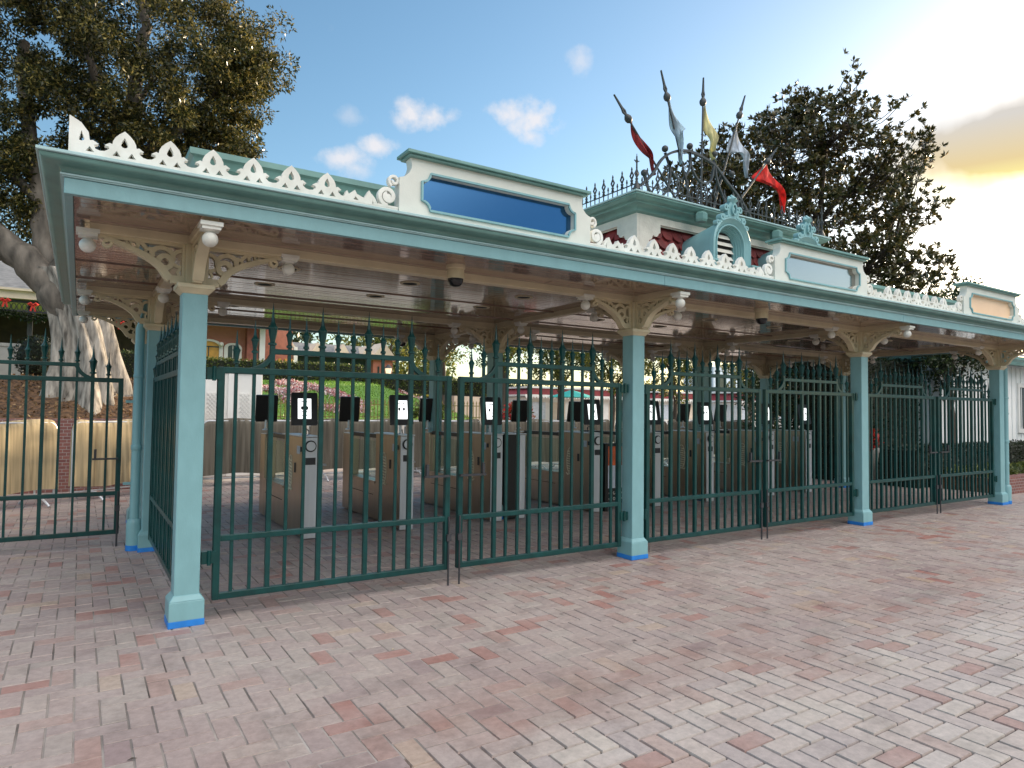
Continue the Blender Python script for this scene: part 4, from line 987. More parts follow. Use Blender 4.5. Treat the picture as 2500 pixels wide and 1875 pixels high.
for i in range(8):
    y = 8.95 + .12*sin(i*2.1)
    barrier('grey covered crowd barrier behind the turnstiles, %s' % bl[i], (x, y), (x+2.05, y+.1*sin(i*1.3)), M['clothg'], 'grey covered barriers behind the turnstiles'); x += 2.13

# small bin, plant tubs
root = thing('waste_bin', 'small navy bin on the paving before the grey barriers', 'bin', (3.95, 7.1, 0)); o = (3.95, 7.1, 0)
b = MB(); b.frus((3.95, 7.1), .0, .28, .22, .28); bev(b.build('bin_body', M['bluebin'], root, o), .01)
b = MB(); b.frus((3.95, 7.1), .282, .36, .285, .26); bev(b.build('bin_lid', M['white'], root, o), .01)
# ------------------------------------------------------------------ foliage helpers
def leaves(name, C, per, spread, ln, wd, m, parent=None, off=(0,0,0), flat=.0, droop=0., rad=None, fold=False):
    """leaf quads scattered round clump centres C (n,3); spread radius (scalar or per clump)"""
    C = np.asarray(C, float); n = len(C)*per
    cc = np.repeat(C, per, 0); sp = np.repeat(np.broadcast_to(np.asarray(spread, float), (len(C),)), per)
    d = RNG.normal(size=(n, 3)); d /= np.linalg.norm(d, axis=1)[:, None]
    rr = RNG.uniform(0, 1, n)**.45
    P = cc + d*(rr*sp)[:, None]*np.array([1, 1, .8])
    a = RNG.normal(size=(n, 3)) + d*.8; a[:, 2] -= droop; a /= np.linalg.norm(a, axis=1)[:, None]
    up = RNG.normal(size=(n, 3)); up[:, 2] += flat; b_ = np.cross(a, up); b_ /= np.linalg.norm(b_, axis=1)[:, None] + 1e-9
    l = ln*RNG.uniform(.6, 1.3, n)[:, None]; w = wd*RNG.uniform(.6, 1.3, n)[:, None]
    V = np.stack([P, P + a*l*.5 + b_*w*.5, P + a*l, P + a*l*.5 - b_*w*.5], 1).reshape(-1, 3) - np.array(off)
    F = np.arange(n*4).reshape(-1, 4)
    return fastmesh(name, V, F, m, parent)
def ellip(n, c, r, lo=.0, seed=None):
    d = RNG.normal(size=(n, 3)); d /= np.linalg.norm(d, axis=1)[:, None]
    return np.array(c) + d*np.array(r)*(lo + (1-lo)*RNG.uniform(0, 1, n)**.5)[:, None]
def limb(b, pts, r0, r1, n=9, wob=.05):
    P = [Vector(p) for p in pts]; Q = sm3(P, 5); m_ = len(Q)
    Q = [q + Vector((random.gauss(0, 1), random.gauss(0, 1), random.gauss(0, .5)))*wob*min(1, r0*2) for q in Q]
    b.tube(Q, [r0 + (r1-r0)*(i/(m_-1))**.8 for i in range(m_)], n)
def sm3(P, n=5):
    out = []
    for i in range(len(P)-1):
        p0, p1, p2, p3 = P[max(i-1,0)], P[i], P[i+1], P[min(i+2, len(P)-1)]
        for k in range(n):
            t = k/n; out.append(.5*((2*p1) + (p2-p0)*t + (2*p0-5*p1+4*p2-p3)*t*t + (3*p1-p0-3*p2+p3)*t**3))
    out.append(P[-1]); return out

M['limbbark'] = mat('mottled_shaded_limb_bark', (.17, .145, .12), .85, var=.3, scale=2.4, bump=1., bscale=9, stretch=(2.2, 2.2, .7), dirt=(.045, .038, .03))  # shade on the upper limbs put into this darker bark colour
# ---- big pale-barked tree at the left
base = Vector((-.55, 10.6, 2.0))
tr = thing('shade_tree', 'huge pale barked tree with fine golden lit leaves at the left', 'tree', base)
b = MB()
# fluted bole
v = []; ns = 64
for j, (z, r_, lx, ly) in enumerate(((1.2, .78, .02, 0), (2.02, .60, .02, 0), (2.4, .52, .0, 0), (2.9, .47, -.06, 0), (3.35, .46, -.16, .05), (3.8, .44, -.34, .1), (4.3, .40, -.58, .2))):
    for k in range(ns):
        q = 2*pi*k/ns; fl = 1 + (.17*sin(q*4+.6+.25*z) + .10*sin(q*9+1.7+z) + .07*sin(q*14+z*2))*(1.25 - .10*j)
        v.append((base.x+lx + r_*fl*cos(q), base.y+ly + r_*fl*sin(q), z))
f_ = [(j*ns+k, j*ns+(k+1) % ns, (j+1)*ns+(k+1) % ns, (j+1)*ns+k) for j in range(6) for k in range(ns)]
b.add(v, f_); b.build('trunk', M['bark'], tr, base, 70); b = MB()
limb(b, [(-.95, 10.7, 3.6), (-1.45, 10.9, 4.25), (-2.1, 11.0, 4.85), (-3.1, 11.0, 5.5), (-4.2, 11., 6.3)], .40, .16, 12, .04)
limb(b, [(-1.05, 10.8, 3.9), (-1.35, 11.0, 4.8), (-1.52, 11.1, 5.9), (-1.75, 11.2, 7.2), (-1.9, 11.3, 9.0)], .27, .10, 10, .05)
limb(b, [(-.95, 10.75, 4.0), (-.95, 10.9, 5.0), (-.55, 11.0, 6.2), (-.1, 11., 7.4), (.2, 11., 9.2), (.3, 11, 10.6)], .34, .08, 10, .05)
limb(b, [(-.6, 11, 6.1), (.3, 10.8, 7.0), (1.2, 10.7, 7.9), (1.9, 10.7, 9.2)], .17, .05, 8, .05)
limb(b, [(-.1, 11, 7.4), (-.7, 11, 8.6), (-1.0, 11, 10.4)], .13, .05, 8, .05)
limb(b, [(-1.5, 11.05, 5.7), (-2.2, 11.2, 6.5), (-2.7, 11.2, 7.8)], .12, .04, 8, .05)
limb(b, [(.3, 10.8, 7.0), (1.3, 10.9, 7.1), (2.2, 10.9, 7.0)], .08, .02, 7, .04)
limb(b, [(-.3, 11, 6.9), (.2, 11.3, 8.3), (1.0, 11.3, 9.9)], .10, .03, 7, .05)
b.build('limb', M['limbbark'], tr, base, 70)
CL = np.vstack([ellip(225, (.15, 11.0, 9.6), (2.65, 2.2, 2.5), .25), ellip(60, (.35, 11.0, 9.4), (2.95, 2.3, 2.7), .93), ellip(50, (1.55, 10.9, 7.75), (1.2, 1.0, .8), .1), ellip(60, (2.2, 10.7, 9.1), (.75, .9, 1.2), .1),
                ellip(120, (-2.2, 11.2, 9.0), (1.7, 2.0, 2.9), .2), ellip(26, (-2.0, 11.3, 5.9), (.8, .8, .7), .1), ellip(14, (-1.1, 11.6, 5.1), (.9, .6, .6), .1), ellip(12, (-2.6, 11.3, 4.6), (.6, .5, .6), .1),
                ellip(40, (.2, 11.2, 7.3), (1.3, 1.0, .6), .1)])
sp_ = RNG.uniform(.16, .44, len(CL))
leaves('crown', CL, 240, sp_, .105, .038, LF['left'], tr, base, droop=.5)

# ---- open magnolia at the right
mb = Vector((20.7, 7.75, 0)); mg = thing('magnolia_tree', 'open dark magnolia tree with rosettes of leaves against the bright sky', 'tree', mb)
b = MB(); tips = []
limb(b, [(20.7, 7.75, 0), (20.75, 7.7, 2.2), (20.6, 7.75, 4.4), (20.65, 7.7, 6.6)], .30, .20, 10, .03)
right_v = Vector((sin(YAW), -cos(YAW), 0)); dep_v = Vector((cos(YAW), sin(YAW), 0))
def mwp(a, z, d=0): return mb + right_v*(a-.35) + dep_v*d + Vector((0, 0, z))
# crown targets read as (sideways, height, depth) round the trunk axis
targets = []
while len(targets) < 950:
    a = RNG.uniform(-5.6, 4.6); z = RNG.uniform(4.6, 13.15); d = RNG.uniform(-2.6, 2.6)
    ZT = [4.6, 5.9, 6.7, 7.3, 7.9, 8.5, 8.9, 9.4, 10.1, 10.6, 11.5, 12.5, 13.2, 13.6]
    wl = np.interp(z, ZT, [2.5, 2.8, 3., 3., 3.2, 3.4, 3.9, 4.7, 4.8, 4.2, 3.3, 2.3, .6, .0])
    wr = np.interp(z, ZT, [3.6, 4.1, 4.2, 2.7, 2.6, 3.9, 3.9, 3.0, 3.4, 3.5, 3.2, 2.3, 1.5, 1.0])
    zz = (z-4.6)/9
    z = z - max(0, (z-6.5)*.13)
    wl = wl*1.16
    if a < 0 and -a > wl: continue
    if a > 0 and a > wr: continue
    if (d/2.7)**2 + (a/max(.3, (wl if a < 0 else wr)))**2 > 1.05: continue
    if RNG.uniform() < .25 and abs(a) < 1.8 and zz < .8: continue
    targets.append((a, z, d))
hubs = [(0, 5.2, 0, .20)] + [(-1.3, 6.4, .2, .12), (1.2, 6.2, -.3, .12), (-2.6, 7.2, .2, .08), (2.5, 7.2, 0, .08), (.1, 8.2, .3, .13), (-1.1, 9.3, 0, .08), (1.2, 9.2, .2, .08), (.2, 10.8, 0, .07), (-1.6, 5.0, .6, .09), (1.9, 4.8, -.6, .09), (-2.9, 5.2, -.4, .06), (3.2, 4.6, .3, .05), (-3.3, 8.4, 0, .05), (2.9, 8.6, .2, .05), (-.9, 11.6, 0, .045), (1.1, 11.5, 0, .045)]
par = [None, 0, 0, 1, 2, 0, 5, 5, 5, 0, 0, 9, 10, 3, 4, 8, 8]
for i in range(1, len(hubs)):
    h = hubs[i]; p = hubs[par[i]]; m_ = [(p[k]+h[k])/2 + (.25 if k == 1 else 0) for k in range(3)]
    limb(b, [mwp(p[0], p[1], p[2]), mwp(*m_), mwp(h[0], h[1], h[2])], p[3]*.75, h[3]*.8, 7, .03)
limb(b, [mwp(0, 4.4), mwp(0, 5.3)], .2, .18, 8, .02)
T_ = []; D_ = []
for (a, z, d) in targets:
    h = min(hubs, key=lambda q: (q[0]-a)**2 + ((q[1]-z)*1.0)**2 + (q[2]-d)**2 + (3 if q[1] > z+.4 else 0))
    P0 = mwp(h[0], h[1], h[2]); P1 = mwp(a, z, d); m_ = (P0+P1)/2 - Vector((0, 0, .18*(P1-P0).length*random.uniform(.2, 1))) + Vector((random.gauss(0, .12), random.gauss(0, .12), random.gauss(0, .10)))
    Q = sm3([P0, P0*.7 + m_*.3 + Vector((random.gauss(0, .05), 0, random.gauss(0, .06))), m_, P1], 3); b.tube(Q, [.026 - .016*i/(len(Q)-1) for i in range(len(Q))], 4, False)
    T_.append(P1); D_.append((P1-m_).normalized())
b.build('trunk', M['darkbark'], mg, mb, 60)
V = []; 
for P1, D1 in zip(T_, D_):
    for q in range(random.randint(4, 7)):
        c = P1 + Vector((random.gauss(0, .21), random.gauss(0, .21), random.gauss(0, .17)))*(1 if q else 0)
        ax = (D1 + Vector((random.gauss(0, .5), random.gauss(0, .5), random.gauss(.35, .4)))).normalized()
        s1 = ax.cross(Vector((.3, .5, .81))).normalized(); s2 = ax.cross(s1)
        for i in range(random.randint(9, 13)):
            an = i*2.4 + random.random(); el = random.uniform(.1, 1.2)
            dr = (ax*sin(el) + (s1*cos(an) + s2*sin(an))*cos(el)).normalized(); w = dr.cross(ax).normalized(); l = random.uniform(.12, .225); ww = l*.21
            V += [c, c + dr*l*.55 + w*ww, c + dr*l, c + dr*l*.55 - w*ww]
V = np.array([tuple(x - mb) for x in V]); fastmesh('crown', V, np.arange(len(V)).reshape(-1, 4), LF['mag'], mg)

# ---- generic trees, hedges, shrubs
def tree(label, x, y, h, rx, rz, m, nc, per, ls=.16, z0=0, group=None, name='leafy_tree', trunk='darkbark', tr_=.16, sp=(.35, .7)):
    o = (x, y, z0); root = thing(name, label, 'tree', o, group)
    b = MB(); limb(b, [(x, y, z0-.1), (x+.1, y, z0+h*.3), (x-.05, y+.1, z0+h*.6), (x, y, z0+h*.85)], tr_, .04, 8, .04)
    for q in range(5):
        a = q*1.3; limb(b, [(x, y, z0+h*(.35+.06*q)), (x+rx*.4*cos(a), y+rx*.4*sin(a), z0+h*(.5+.06*q)), (x+rx*.75*cos(a), y+rx*.75*sin(a), z0+h*(.6+.05*q))], tr_*.5, .02, 6, .04)
    b.build('trunk', M[trunk], root, o, 60)
    C = ellip(nc, (x, y, z0+h-rz), (rx, rx, rz), .3)
    leaves('crown', C, per, RNG.uniform(sp[0], sp[1], nc), ls, ls*.45, m, root, o, droop=.3)
    return root
def hedge(label, x0, x1, y0, y1, z0, z1, m, dens=420, ls=.07, name='hedge', zs=None, group=None):
    """clipped hedge: dark twiggy core and a shell of leaves; zs(x) lifts it along sloping ground"""
    zs = zs or (lambda x: 0)
    o = ((x0+x1)/2, (y0+y1)/2, z0 + zs((x0+x1)/2)); root = thing(name, label, 'hedge', o, group)
    n = 12; v = []; f_ = []
    for i in range(n+1):
        x = x0 + (x1-x0)*i/n; k = zs(x)
        v += [(x, y0+.04, z0+k-.1), (x, y1-.04, z0+k-.1), (x, y1-.04, z1+k-.05), (x, y0+.04, z1+k-.05)]
    for i in range(n):
        for q in range(4): f_.append((i*4+q, i*4+(q+1) % 4, (i+1)*4+(q+1) % 4, (i+1)*4+q))
    f_ += [(3, 2, 1, 0), (n*4, n*4+1, n*4+2, n*4+3)]
    b = MB(); b.add(v, f_); b.build('core', M['twig'], root, o)
    P = []
    aF = (x1-x0)*(z1-z0); aT = (x1-x0)*(y1-y0); aE = (y1-y0)*(z1-z0)
    for k in range(int(dens*(aF+aT+aE*2))):
        q = RNG.uniform(0, aF+aT+2*aE); x = RNG.uniform(x0, x1); y = RNG.uniform(y0, y1); z = RNG.uniform(z0, z1)
        if q < aF: y = y0
        elif q < aF+aT: z = z1
        elif q < aF+aT+aE: x = x0
        else: x = x1
        P.append((x, y, z + zs(x)))
    leaves('foliage', np.array(P), 1, .05, ls, ls*.55, m, root, o)
    return root
M['twig'] = mat('hedge_core', (.012, .016, .008), .9, var=.4, scale=20)
# ------------------------------------------------------------------ garden behind the gates
def terrain(name, xs, ys, zf, m, kind='structure'):
    v = [(x, y, zf(x, y)) for y in ys for x in xs]; n = len(xs)
    f_ = [(j*n+i, j*n+i+1, (j+1)*n+i+1, (j+1)*n+i) for j in range(len(ys)-1) for i in range(n-1)]
    b = MB(); b.add(v, f_); return tag(b.build(name, m, smooth=80), kind=kind)
lz = lambda x, y: (1.25 + .159*(y-13) + .03*sin(x*.9)*min(1, (y-13)/2)) * min(1, max(0, (12.2-x)/2.4))**.6
terrain('lawn_bank', np.linspace(2.6, 12.2, 40), np.linspace(12.9, 22.6, 24), lz, M['lawn'])
bz = lambda x, y: 1.30 + .80*min(1, max(0, (y-9.45)/1.6)) + .05*sin(x*3.1)*sin(y*2.3)
terrain('planted_bank', np.linspace(-12, 1.3, 60), np.linspace(9.42, 14.5, 30), bz, M['mulch'])
P = [(RNG.uniform(-5, 1.25), y, 0) for y in RNG.uniform(9.45, 11.6, 2600)]
P = np.array([(x, y, bz(x, y)) for x, y, _ in P])
o = leaves('dry_ground_cover', P, 2, .05, .07, .035, leafmat('dry_groundcover_leaves', (.08, .04, .015), (.15, .08, .03), (.33, .22, .10), .2), flat=1.); tag(o, 'dry brown ground cover on the bank under the big tree', 'ground cover', kind='stuff')
terrain('upper_terrace', [-14, 2.6], [14.4, 22.55], lambda x, y: 2.1 if y < 15 else 2.54, M['lawn']); terrain('station_terrace', [-14, 13.5], [22.55, 36], lambda x, y: 2.55, M['lawn'])
b = MB(); b.box((-12, 9.2, 0), (1.3, 9.42, 1.33)); tag(b.build('retaining_wall', M['coursed']), 'dark red brick retaining wall below the planted bank at the left', 'wall')
b = MB(); b.box((2.6, 12.7, 0), (9.9, 12.9, 1.26)); tag(b.build('kerb_wall', M['concrete']), 'low concrete wall under the picket fence at the foot of the lawn', 'wall')
b = MB(); b.box((-7, 13.0, 1.9), (-1.78, 13.25, 2.86)); b.box((-7, 12.97, 2.86), (-1.74, 13.28, 2.93)); tag(b.build('garden_wall', M['concrete']), 'pale stone garden wall behind the side gate at the far left', 'wall')
# grass blades on the lawn
P = np.array([(x, y, lz(x, y)) for x, y in zip(RNG.uniform(2.7, 11.6, 14000), RNG.uniform(12.95, 22, 14000))])
tag(leaves('lawn_grass', P, 1, .02, .10, .03, leafmat('grass_blades', (.10, .20, .02), (.16, .30, .035), (.26, .38, .06), .4)), 'short bright green grass on the sloping lawn', 'grass', kind='stuff')
# flower beds: curling bands of red and white bedding plants
def flowerbed(label, pts, w):
    Q = sm3([Vector((x, y, 0)) for x, y in pts], 8); P = []
    for q in Q:
        for k in range(int(46*w)):
            x, y = q.x + RNG.normal(0, w*.33), q.y + RNG.normal(0, w*.55); P.append((x, y, lz(x, y)+.06))
    tag(leaves('flower_bed', np.array(P), 7, .085, .075, .06, M['flred'], flat=1.), label, 'flower bed', 'curling flower beds on the lawn', kind='stuff')
flowerbed('curl of red and white flowers high on the lawn, at its left', [(5.6, 20.4), (6.0, 20.9), (6.35, 20.4), (6.6, 19.6), (6.8, 18.8), (6.95, 17.8), (6.92, 16.8)], .40)
flowerbed('short curved clump of red and white flowers left on the lawn', [(4.7, 19.1), (5.05, 18.7), (5.2, 17.9), (5.5, 18.3), (5.75, 18.9), (6.0, 19.3)], .36)
flowerbed('low wavy band of pale flowers just behind the picket fence', [(4.9, 16.6), (5.1, 15.6), (5.55, 15.2), (6.0, 14.5), (6.5, 14.6), (7.1, 16.0)], .42)
flowerbed('red and white flowers on the right shoulder of the lawn', [(9.9, 18.9), (10.4, 18.2), (10.1, 17.0), (9.8, 15.9), (9.6, 14.8)], .36)
hedge('clipped green hedge along the top of the lawn', 1.0, 9.4, 21.9, 22.6, 2.5, 3.38, LF['hedge'], 330, .10)
hedge('lower green hedge stepping down right of the lamp post', 9.5, 15.5, 21.6, 22.4, 2.4, 3.0, LF['hedge'], 330, .10, zs=lambda x: -.02*(x-9.5))
hedge('dark clipped hedge behind the trunk of the big tree', -.05, 1.9, 13.6, 14.3, 2.0, 2.92, LF['hedge'], 500, .06)
o = (-1.5, 12.35, 2.1); root = thing('round_shrub', 'dark rounded shrub between the stone wall and the trunk', 'shrub', o)
b = MB(); b.ball((-1.5, 12.35, 2.62), .36, 14, 1.15); b.build('core', M['twig'], root, o)
leaves('foliage', ellip(1500, (-1.5, 12.35, 2.62), (.42, .42, .46), .92), 1, .03, .055, .03, LF['dhedge'], root, o)

# picket fence of wrought iron along the lawn
root = thing('picket_fence', 'low green iron picket fence tinted with gold sunlight along the foot of the lawn', 'fence', (6.5, 12.8, 1.25)); o = (6.5, 12.8, 1.25)
b = MB(); n = 62
for z in (1.33, 1.68): b.box((3.2, 12.785, z), (9.9, 12.80, z+.025))
b.build('rail', M['goldiron'] if 'goldiron' in M else M.setdefault('goldiron', mat('gold_lit_green_iron', (.22, .19, .06), .45, metal=.3, var=.2, scale=8)), root, o)  # golden sunlight put into the iron's base colour
pm = None
for i in range(n):
    x = 3.25 + 6.6*i/(n-1)
    if pm is None:
        b = MB(); b.box((-.011, -.03, 1.27-o[2]), (.011, -.016, 1.76-o[2])); b.add([(-.028, -.024, 1.76-o[2]), (0, -.03, 1.74-o[2]), (.028, -.024, 1.76-o[2]), (0, -.024, 1.86-o[2]), (0, -.014, 1.76-o[2])], [(0,1,3),(1,2,3),(2,4,3),(4,0,3),(0,4,2,1)])
        q = b.build('picket', M['goldiron'], root); pm = q.data
    else: q = bpy.data.objects.new('picket', pm); COL.objects.link(q); q.parent = root
    q.location = (x-o[0], 0, 0)

# white pavilion wall with trellis panels
root = thing('trellis_pavilion', 'white garden pavilion wall with diamond trellis panels behind the corner post', 'pavilion', (2.2, 11.1, 0)); o = (2.2, 11.1, 0)
b = MB(); b.box((1.32, 11.0, 0), (2.92, 11.25, 2.36)); b.box((1.28, 10.96, 2.36), (2.97, 11.3, 2.43)); b.build('wall', M['whitew'], root, o)
b = MB(); 
for x in (1.36, 2.16, 2.72): b.box((x, 10.94, 0), (x+.17, 10.999, 2.34))
b.build('pilaster', M['whitew'], root, o)
for xa in (1.70, 2.40):
    b = MB()
    for i in range(-9, 10):
        for s_ in (-1, 1):
            cx = xa+.13; z0_, z1_ = .9, 1.9
            p = [(cx + s_*(z - 1.4)*.9 + i*.085, z) for z in np.linspace(z0_, z1_, 21)]
            p = [q for q in p if xa < q[0] < xa+.28]
            if len(p) > 1: b.ribbon(p, .014, .01, lambda U, W_, t, s_=s_: (U, 10.985 + t + s_*.004, W_))
    b.build('trellis', M['whitew'], root, o)

# station: brick building with deep eaves
o = (3.5, 25, 2.5); root = thing('station_building', 'salmon brick station building with cream eaves, arched door and window', 'building', o)
b = MB(); b.box((2.75, 24.6, 2.4), (5.62, 32, 5.6)); b.build('wall', M['coursed2'], root, o)
b = MB(); b.box((-7.5, 25.4, 2.4), (2.74, 32, 5.6)); b.build('shaded_wall', M['brickd'], root, o)  # shade under the platform roof put into this dark wall colour
b = MB(); b.box((5.15, 24.2, 2.4), (5.6, 24.6, 5.3)); b.build('side_wall', M['brickw'], root, o)
b = MB(); b.box((5.64, 24.1, 2.4), (5.86, 24.4, 5.3)); b.build('corner_pillar', M['whitew'], root, o)
b = MB(); b.box((-8.2, 23.2, 5.10), (6.2, 24.6, 5.22)); b.box((-8.3, 23.1, 5.22), (6.3, 32, 5.34)); 
for i in range(90): b.box((-8.2+i*.16, 23.12, 4.98), (-8.2+i*.16+.07, 23.16, 5.10))
b.build('eave', M['peach'], root, o)
b = MB(); b.add([(-8.3, 23.1, 5.345), (6.3, 23.1, 5.345), (5.0, 27.5, 7.6), (-8.3, 27.5, 7.6), (6.3, 32, 5.345), (-8.3, 32, 5.345)], [(0,1,2,3), (3,2,4,5), (1,4,2)]); b.build('roof', M['roofg'], root, o)
def arched(b, xc, hw, z0, zs, d0, d1, y, hole=None):
    ol = [(xc-hw, z0), (xc+hw, z0)] + arc(xc, zs, hw, 0, 180, 10, hw*.55)
    outs = [ol] + ([[(xc-hole, z0+.001), (xc+hole, z0+.001)] + arc(xc, zs, hole, 0, 180, 10, hole*.55)] if hole else [])
    b.plate(outs, d0, d1, XZ(y))
for nm, xc, hw, z0, zs, mm in (('door', 3.72, .40, 2.55, 4.05, 'yel'), ('window', 4.66, .20, 2.9, 4.05, 'win'), ):
    b = MB(); arched(b, xc, hw+.15, z0-.05, zs, -.08, -.002, 24.6, hw); fr_ = b.build(nm+'_surround', M['whitew'], root, o)
    b = MB(); arched(b, xc, hw, z0, zs, -.03, -.004, 24.6); lf = b.build(nm, M[mm], root, o)
    b = MB()
    if nm == 'door':
        b.box((xc-.02, 24.55, z0), (xc+.02, 24.569, zs)); b.box((xc-hw, 24.55, zs-.03), (xc+hw, 24.568, zs+.02))
        for s_ in (-1, 1): b.plate([[(xc+s_*.2+px, 3.3+pz*1.9) for px, pz in circ(0, 0, .13, 12)]], -.046, -.031, XZ(24.6))
        b.build('door_panel', M['win'], lf, (0,0,0)); 
    else: b.box((xc-.012, 24.55, z0), (xc+.012, 24.569, zs+.1)); b.box((xc-hw, 24.55, 3.45), (xc+hw, 24.568, 3.49)); b.build('glazing_bar', M['whitew'], lf, (0,0,0))
for ch in root.children:
    for g in ch.children: g.location = (-o[0], -o[1], -o[2])
b = MB(); b.ball((4.18, 24.4, 4.15), .10, 12); b.tube([(4.18, 24.6, 4.0), (4.18, 24.4, 4.02)], .015, 6); b.build('globe_lamp', M['whitew'], root, o)
o = (6.7, 26, 2.5); root = thing('waiting_room', 'small pink walled room with orange posts beside the station', 'building', o)
b = MB(); b.box((6.0, 25.5, 2.4), (7.35, 28, 5.3)); b.build('wall', M['pinkw'], root, o)
b = MB()
for i in range(5): b.box((6.2+i*.26, 25.3, 2.4), (6.3+i*.26, 25.4, 3.75))
b.build('post', M['yel'], root, o)
b = MB(); b.box((7.36, 25.2, 2.4), (7.52, 25.4, 4.3)); b.build('white_post', M['whitew'], root, o)
o = (10.6, 31, 2.5); root = thing('gabled_shed', 'long grey roofed platform shed with small cream gables', 'building', o)
b = MB(); b.box((8.2, 30.6, 2.4), (13.2, 33, 4.35)); b.build('wall', M['win'], root, o)
b = MB(); b.add([(7.9, 30.2, 4.42), (13.5, 30.2, 4.42), (13.5, 32, 5.15), (7.9, 32, 5.15)], [(0,1,2,3)]); sd_ = b.build('roof', M['roofg'], root, o)
b = MB(); b.box((7.9, 30.15, 4.30), (13.5, 30.3, 4.415))
for x in (8.5, 9.9, 11.3, 12.7):
    b.prism([(x-.42, 4.43), (x+.42, 4.43), (x, 5.05)], 30.12, 31.7, lambda U, W_, t: (U, t, W_))
b.build('gable', M['peach'], root, o)
o = (13.5, 30, 2.6); root = thing('gate_lodge', 'little pink lodge with a cream pointed gable behind the lamp post', 'building', o)
b = MB(); b.box((12.95, 30, 2.5), (14.1, 31.2, 4.25)); b.build('wall', M['pinkw'], root, o)
b = MB(); b.prism([(12.7, 4.26), (14.35, 4.26), (13.5, 5.25)], 29.8, 31.4, lambda U, W_, t: (U, t, W_)); b.build('gable', M['peach'], root, o)
b = MB(); 
for x in (13.2, 13.5, 13.8): b.box((x, 29.95, 2.7), (x+.1, 29.99, 3.9))
b.build('window', M['win'], root, o)
# lamp post
o = (11.4, 24, 1.6); root = thing('lamp_post', 'slender lamp post with a warm frosted lantern on the lawn', 'lamp post', o)
b = MB(); b.tube([(11.4, 24, 1.6), (11.4, 24, 3.05)], [.05, .03], 8); b.build('pole', M['peach'], root, o)
b = MB(); b.lathe((11.4, 24, 3.05), [(.08, 0), (.17, .38), (.15, .40)], 8); b.build('lantern', emat('warm_lantern_glass', (.9, .72, .5), .6), root, o)
b = MB(); b.lathe((11.4, 24, 3.45), [(.20, 0), (.12, .10), (.03, .18)], 8); b.build('cap', M['iron'], root, o)
# platform canopy at the far left with garland and red bows
o = (-5, 20, 2.6); root = thing('platform_canopy', 'dark platform canopy with cream roof edge and twinkling garland at the far left', 'canopy', o)
b = MB(); b.box((-9, 19.2, 4.72), (-1.2, 23, 4.95)); b.box((-9.1, 19.1, 4.95), (-1.1, 23, 5.02)); b.build('roof_edge', M['peach'], root, o)
b = MB(); b.add([(-9, 19.1, 5.03), (-1.1, 19.1, 5.03), (-1.9, 22, 6.2), (-9, 22, 6.2)], [(0,1,2,3)]); b.build('roof', M['roofg'], root, o)
b = MB(); 
for x in (-8, -6, -4, -2.1): b.box((x, 19.5, 2.4), (x+.13, 19.63, 4.7))
b.build('post', M['iron'], root, o)
b = MB()
for i in range(60):
    x = -9 + i*.13; b.ribbon([(x+.065+.055*cos(a), 4.50+.10*sin(a)) for a in [q*pi/5 for q in range(11)]], .022, .03, XZ(19.4))
b.box((-9, 19.38, 4.62), (-1.2, 19.42, 4.71)); b.box((-9, 19.38, 4.34), (-1.2, 19.42, 4.40)); b.build('lace_valance', M['iron'], root, o)
P = np.array([(x, 19.3, 4.15+.14*abs(sin(x*1.6))) for x in np.linspace(-9, -1.2, 160)])
leaves('garland', P, 26, .14, .09, .04, LF['dhedge'], root, o)
def bow(label, x, y, z, s=.66):
    o = (x, y, z); root = thing('red_bow', label, 'bow', o, 'red bows on the garlands')
    b = MB()
    for d in (-1, 1): b.tube([(x, y, z), (x+d*.10*s, y-.02, z+.07*s), (x+d*.17*s, y, z+.02*s), (x+d*.10*s, y+.01, z-.03*s), (x, y, z)], [.02*s, .05*s, .06*s, .045*s, .02*s], 8)
    b.build('loop', M['red'], root, o, 50)
    b = MB()
    for d in (-1, 1): b.ribbon([(x, z), (x+d*.05*s, z-.14*s), (x+d*.09*s, z-.30*s)], .07*s, .012, XZ(y-.01))
    b.ball((x, y-.02, z), .04*s, 8); b.build('ribbon_tail', M['red'], root, o)
bow('red bow at the left end of the far platform garland', -2.62, 19.05, 4.62); bow('red bow on the far garland beside the tree trunk', -1.95, 19.05, 4.55); bow('red bow seen between the canopy bracket and the rear pipe', .33, 19.05, 4.18)

# trees behind
tree('bright tree standing behind the lodge and lamp post', 16.2, 28, 7.6, 2.2, 2.5, LF['bg'], 70, 90, .2, 1.3, 'garden trees beyond the turnstiles')
tree('sunlit bushy tree left of the red roofed kiosk', 13.6, 17.5, 6.4, 1.5, 2.1, LF['bg'], 60, 110, .15, .8, 'garden trees beyond the turnstiles', sp=(.25, .5))
tree('yellow green tree hanging in front of the red roofed kiosk', 18.3, 20, 7.0, 2.0, 2.1, LF['bg'], 85, 110, .15, 0, 'garden trees beyond the turnstiles', sp=(.25, .5))
tree('yellow green tree right of the red roofed kiosk', 22.5, 21, 7.2, 2.2, 2.3, LF['bg'], 85, 110, .16, 0, 'garden trees beyond the turnstiles', sp=(.25, .55))
tree('golden tree beyond the second gate post', 26.5, 20.5, 7.6, 2.0, 2.7, LF['bg'], 80, 100, .18, 0, 'garden trees beyond the turnstiles', sp=(.25, .55))
tree('green tree beyond the third pair of gates', 31.5, 19.5, 8, 2.2, 2.8, LF['bg'], 80, 100, .18, 0, 'garden trees beyond the turnstiles', sp=(.25, .55))
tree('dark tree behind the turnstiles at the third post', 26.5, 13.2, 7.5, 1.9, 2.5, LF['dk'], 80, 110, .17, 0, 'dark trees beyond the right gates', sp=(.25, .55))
tree('dark tree behind the right gates, close to the white house', 19.6, 7.2, 5.2, 1.8, 2.3, LF['dk'], 80, 120, .13, 0, 'dark trees beyond the right gates', sp=(.25, .5))
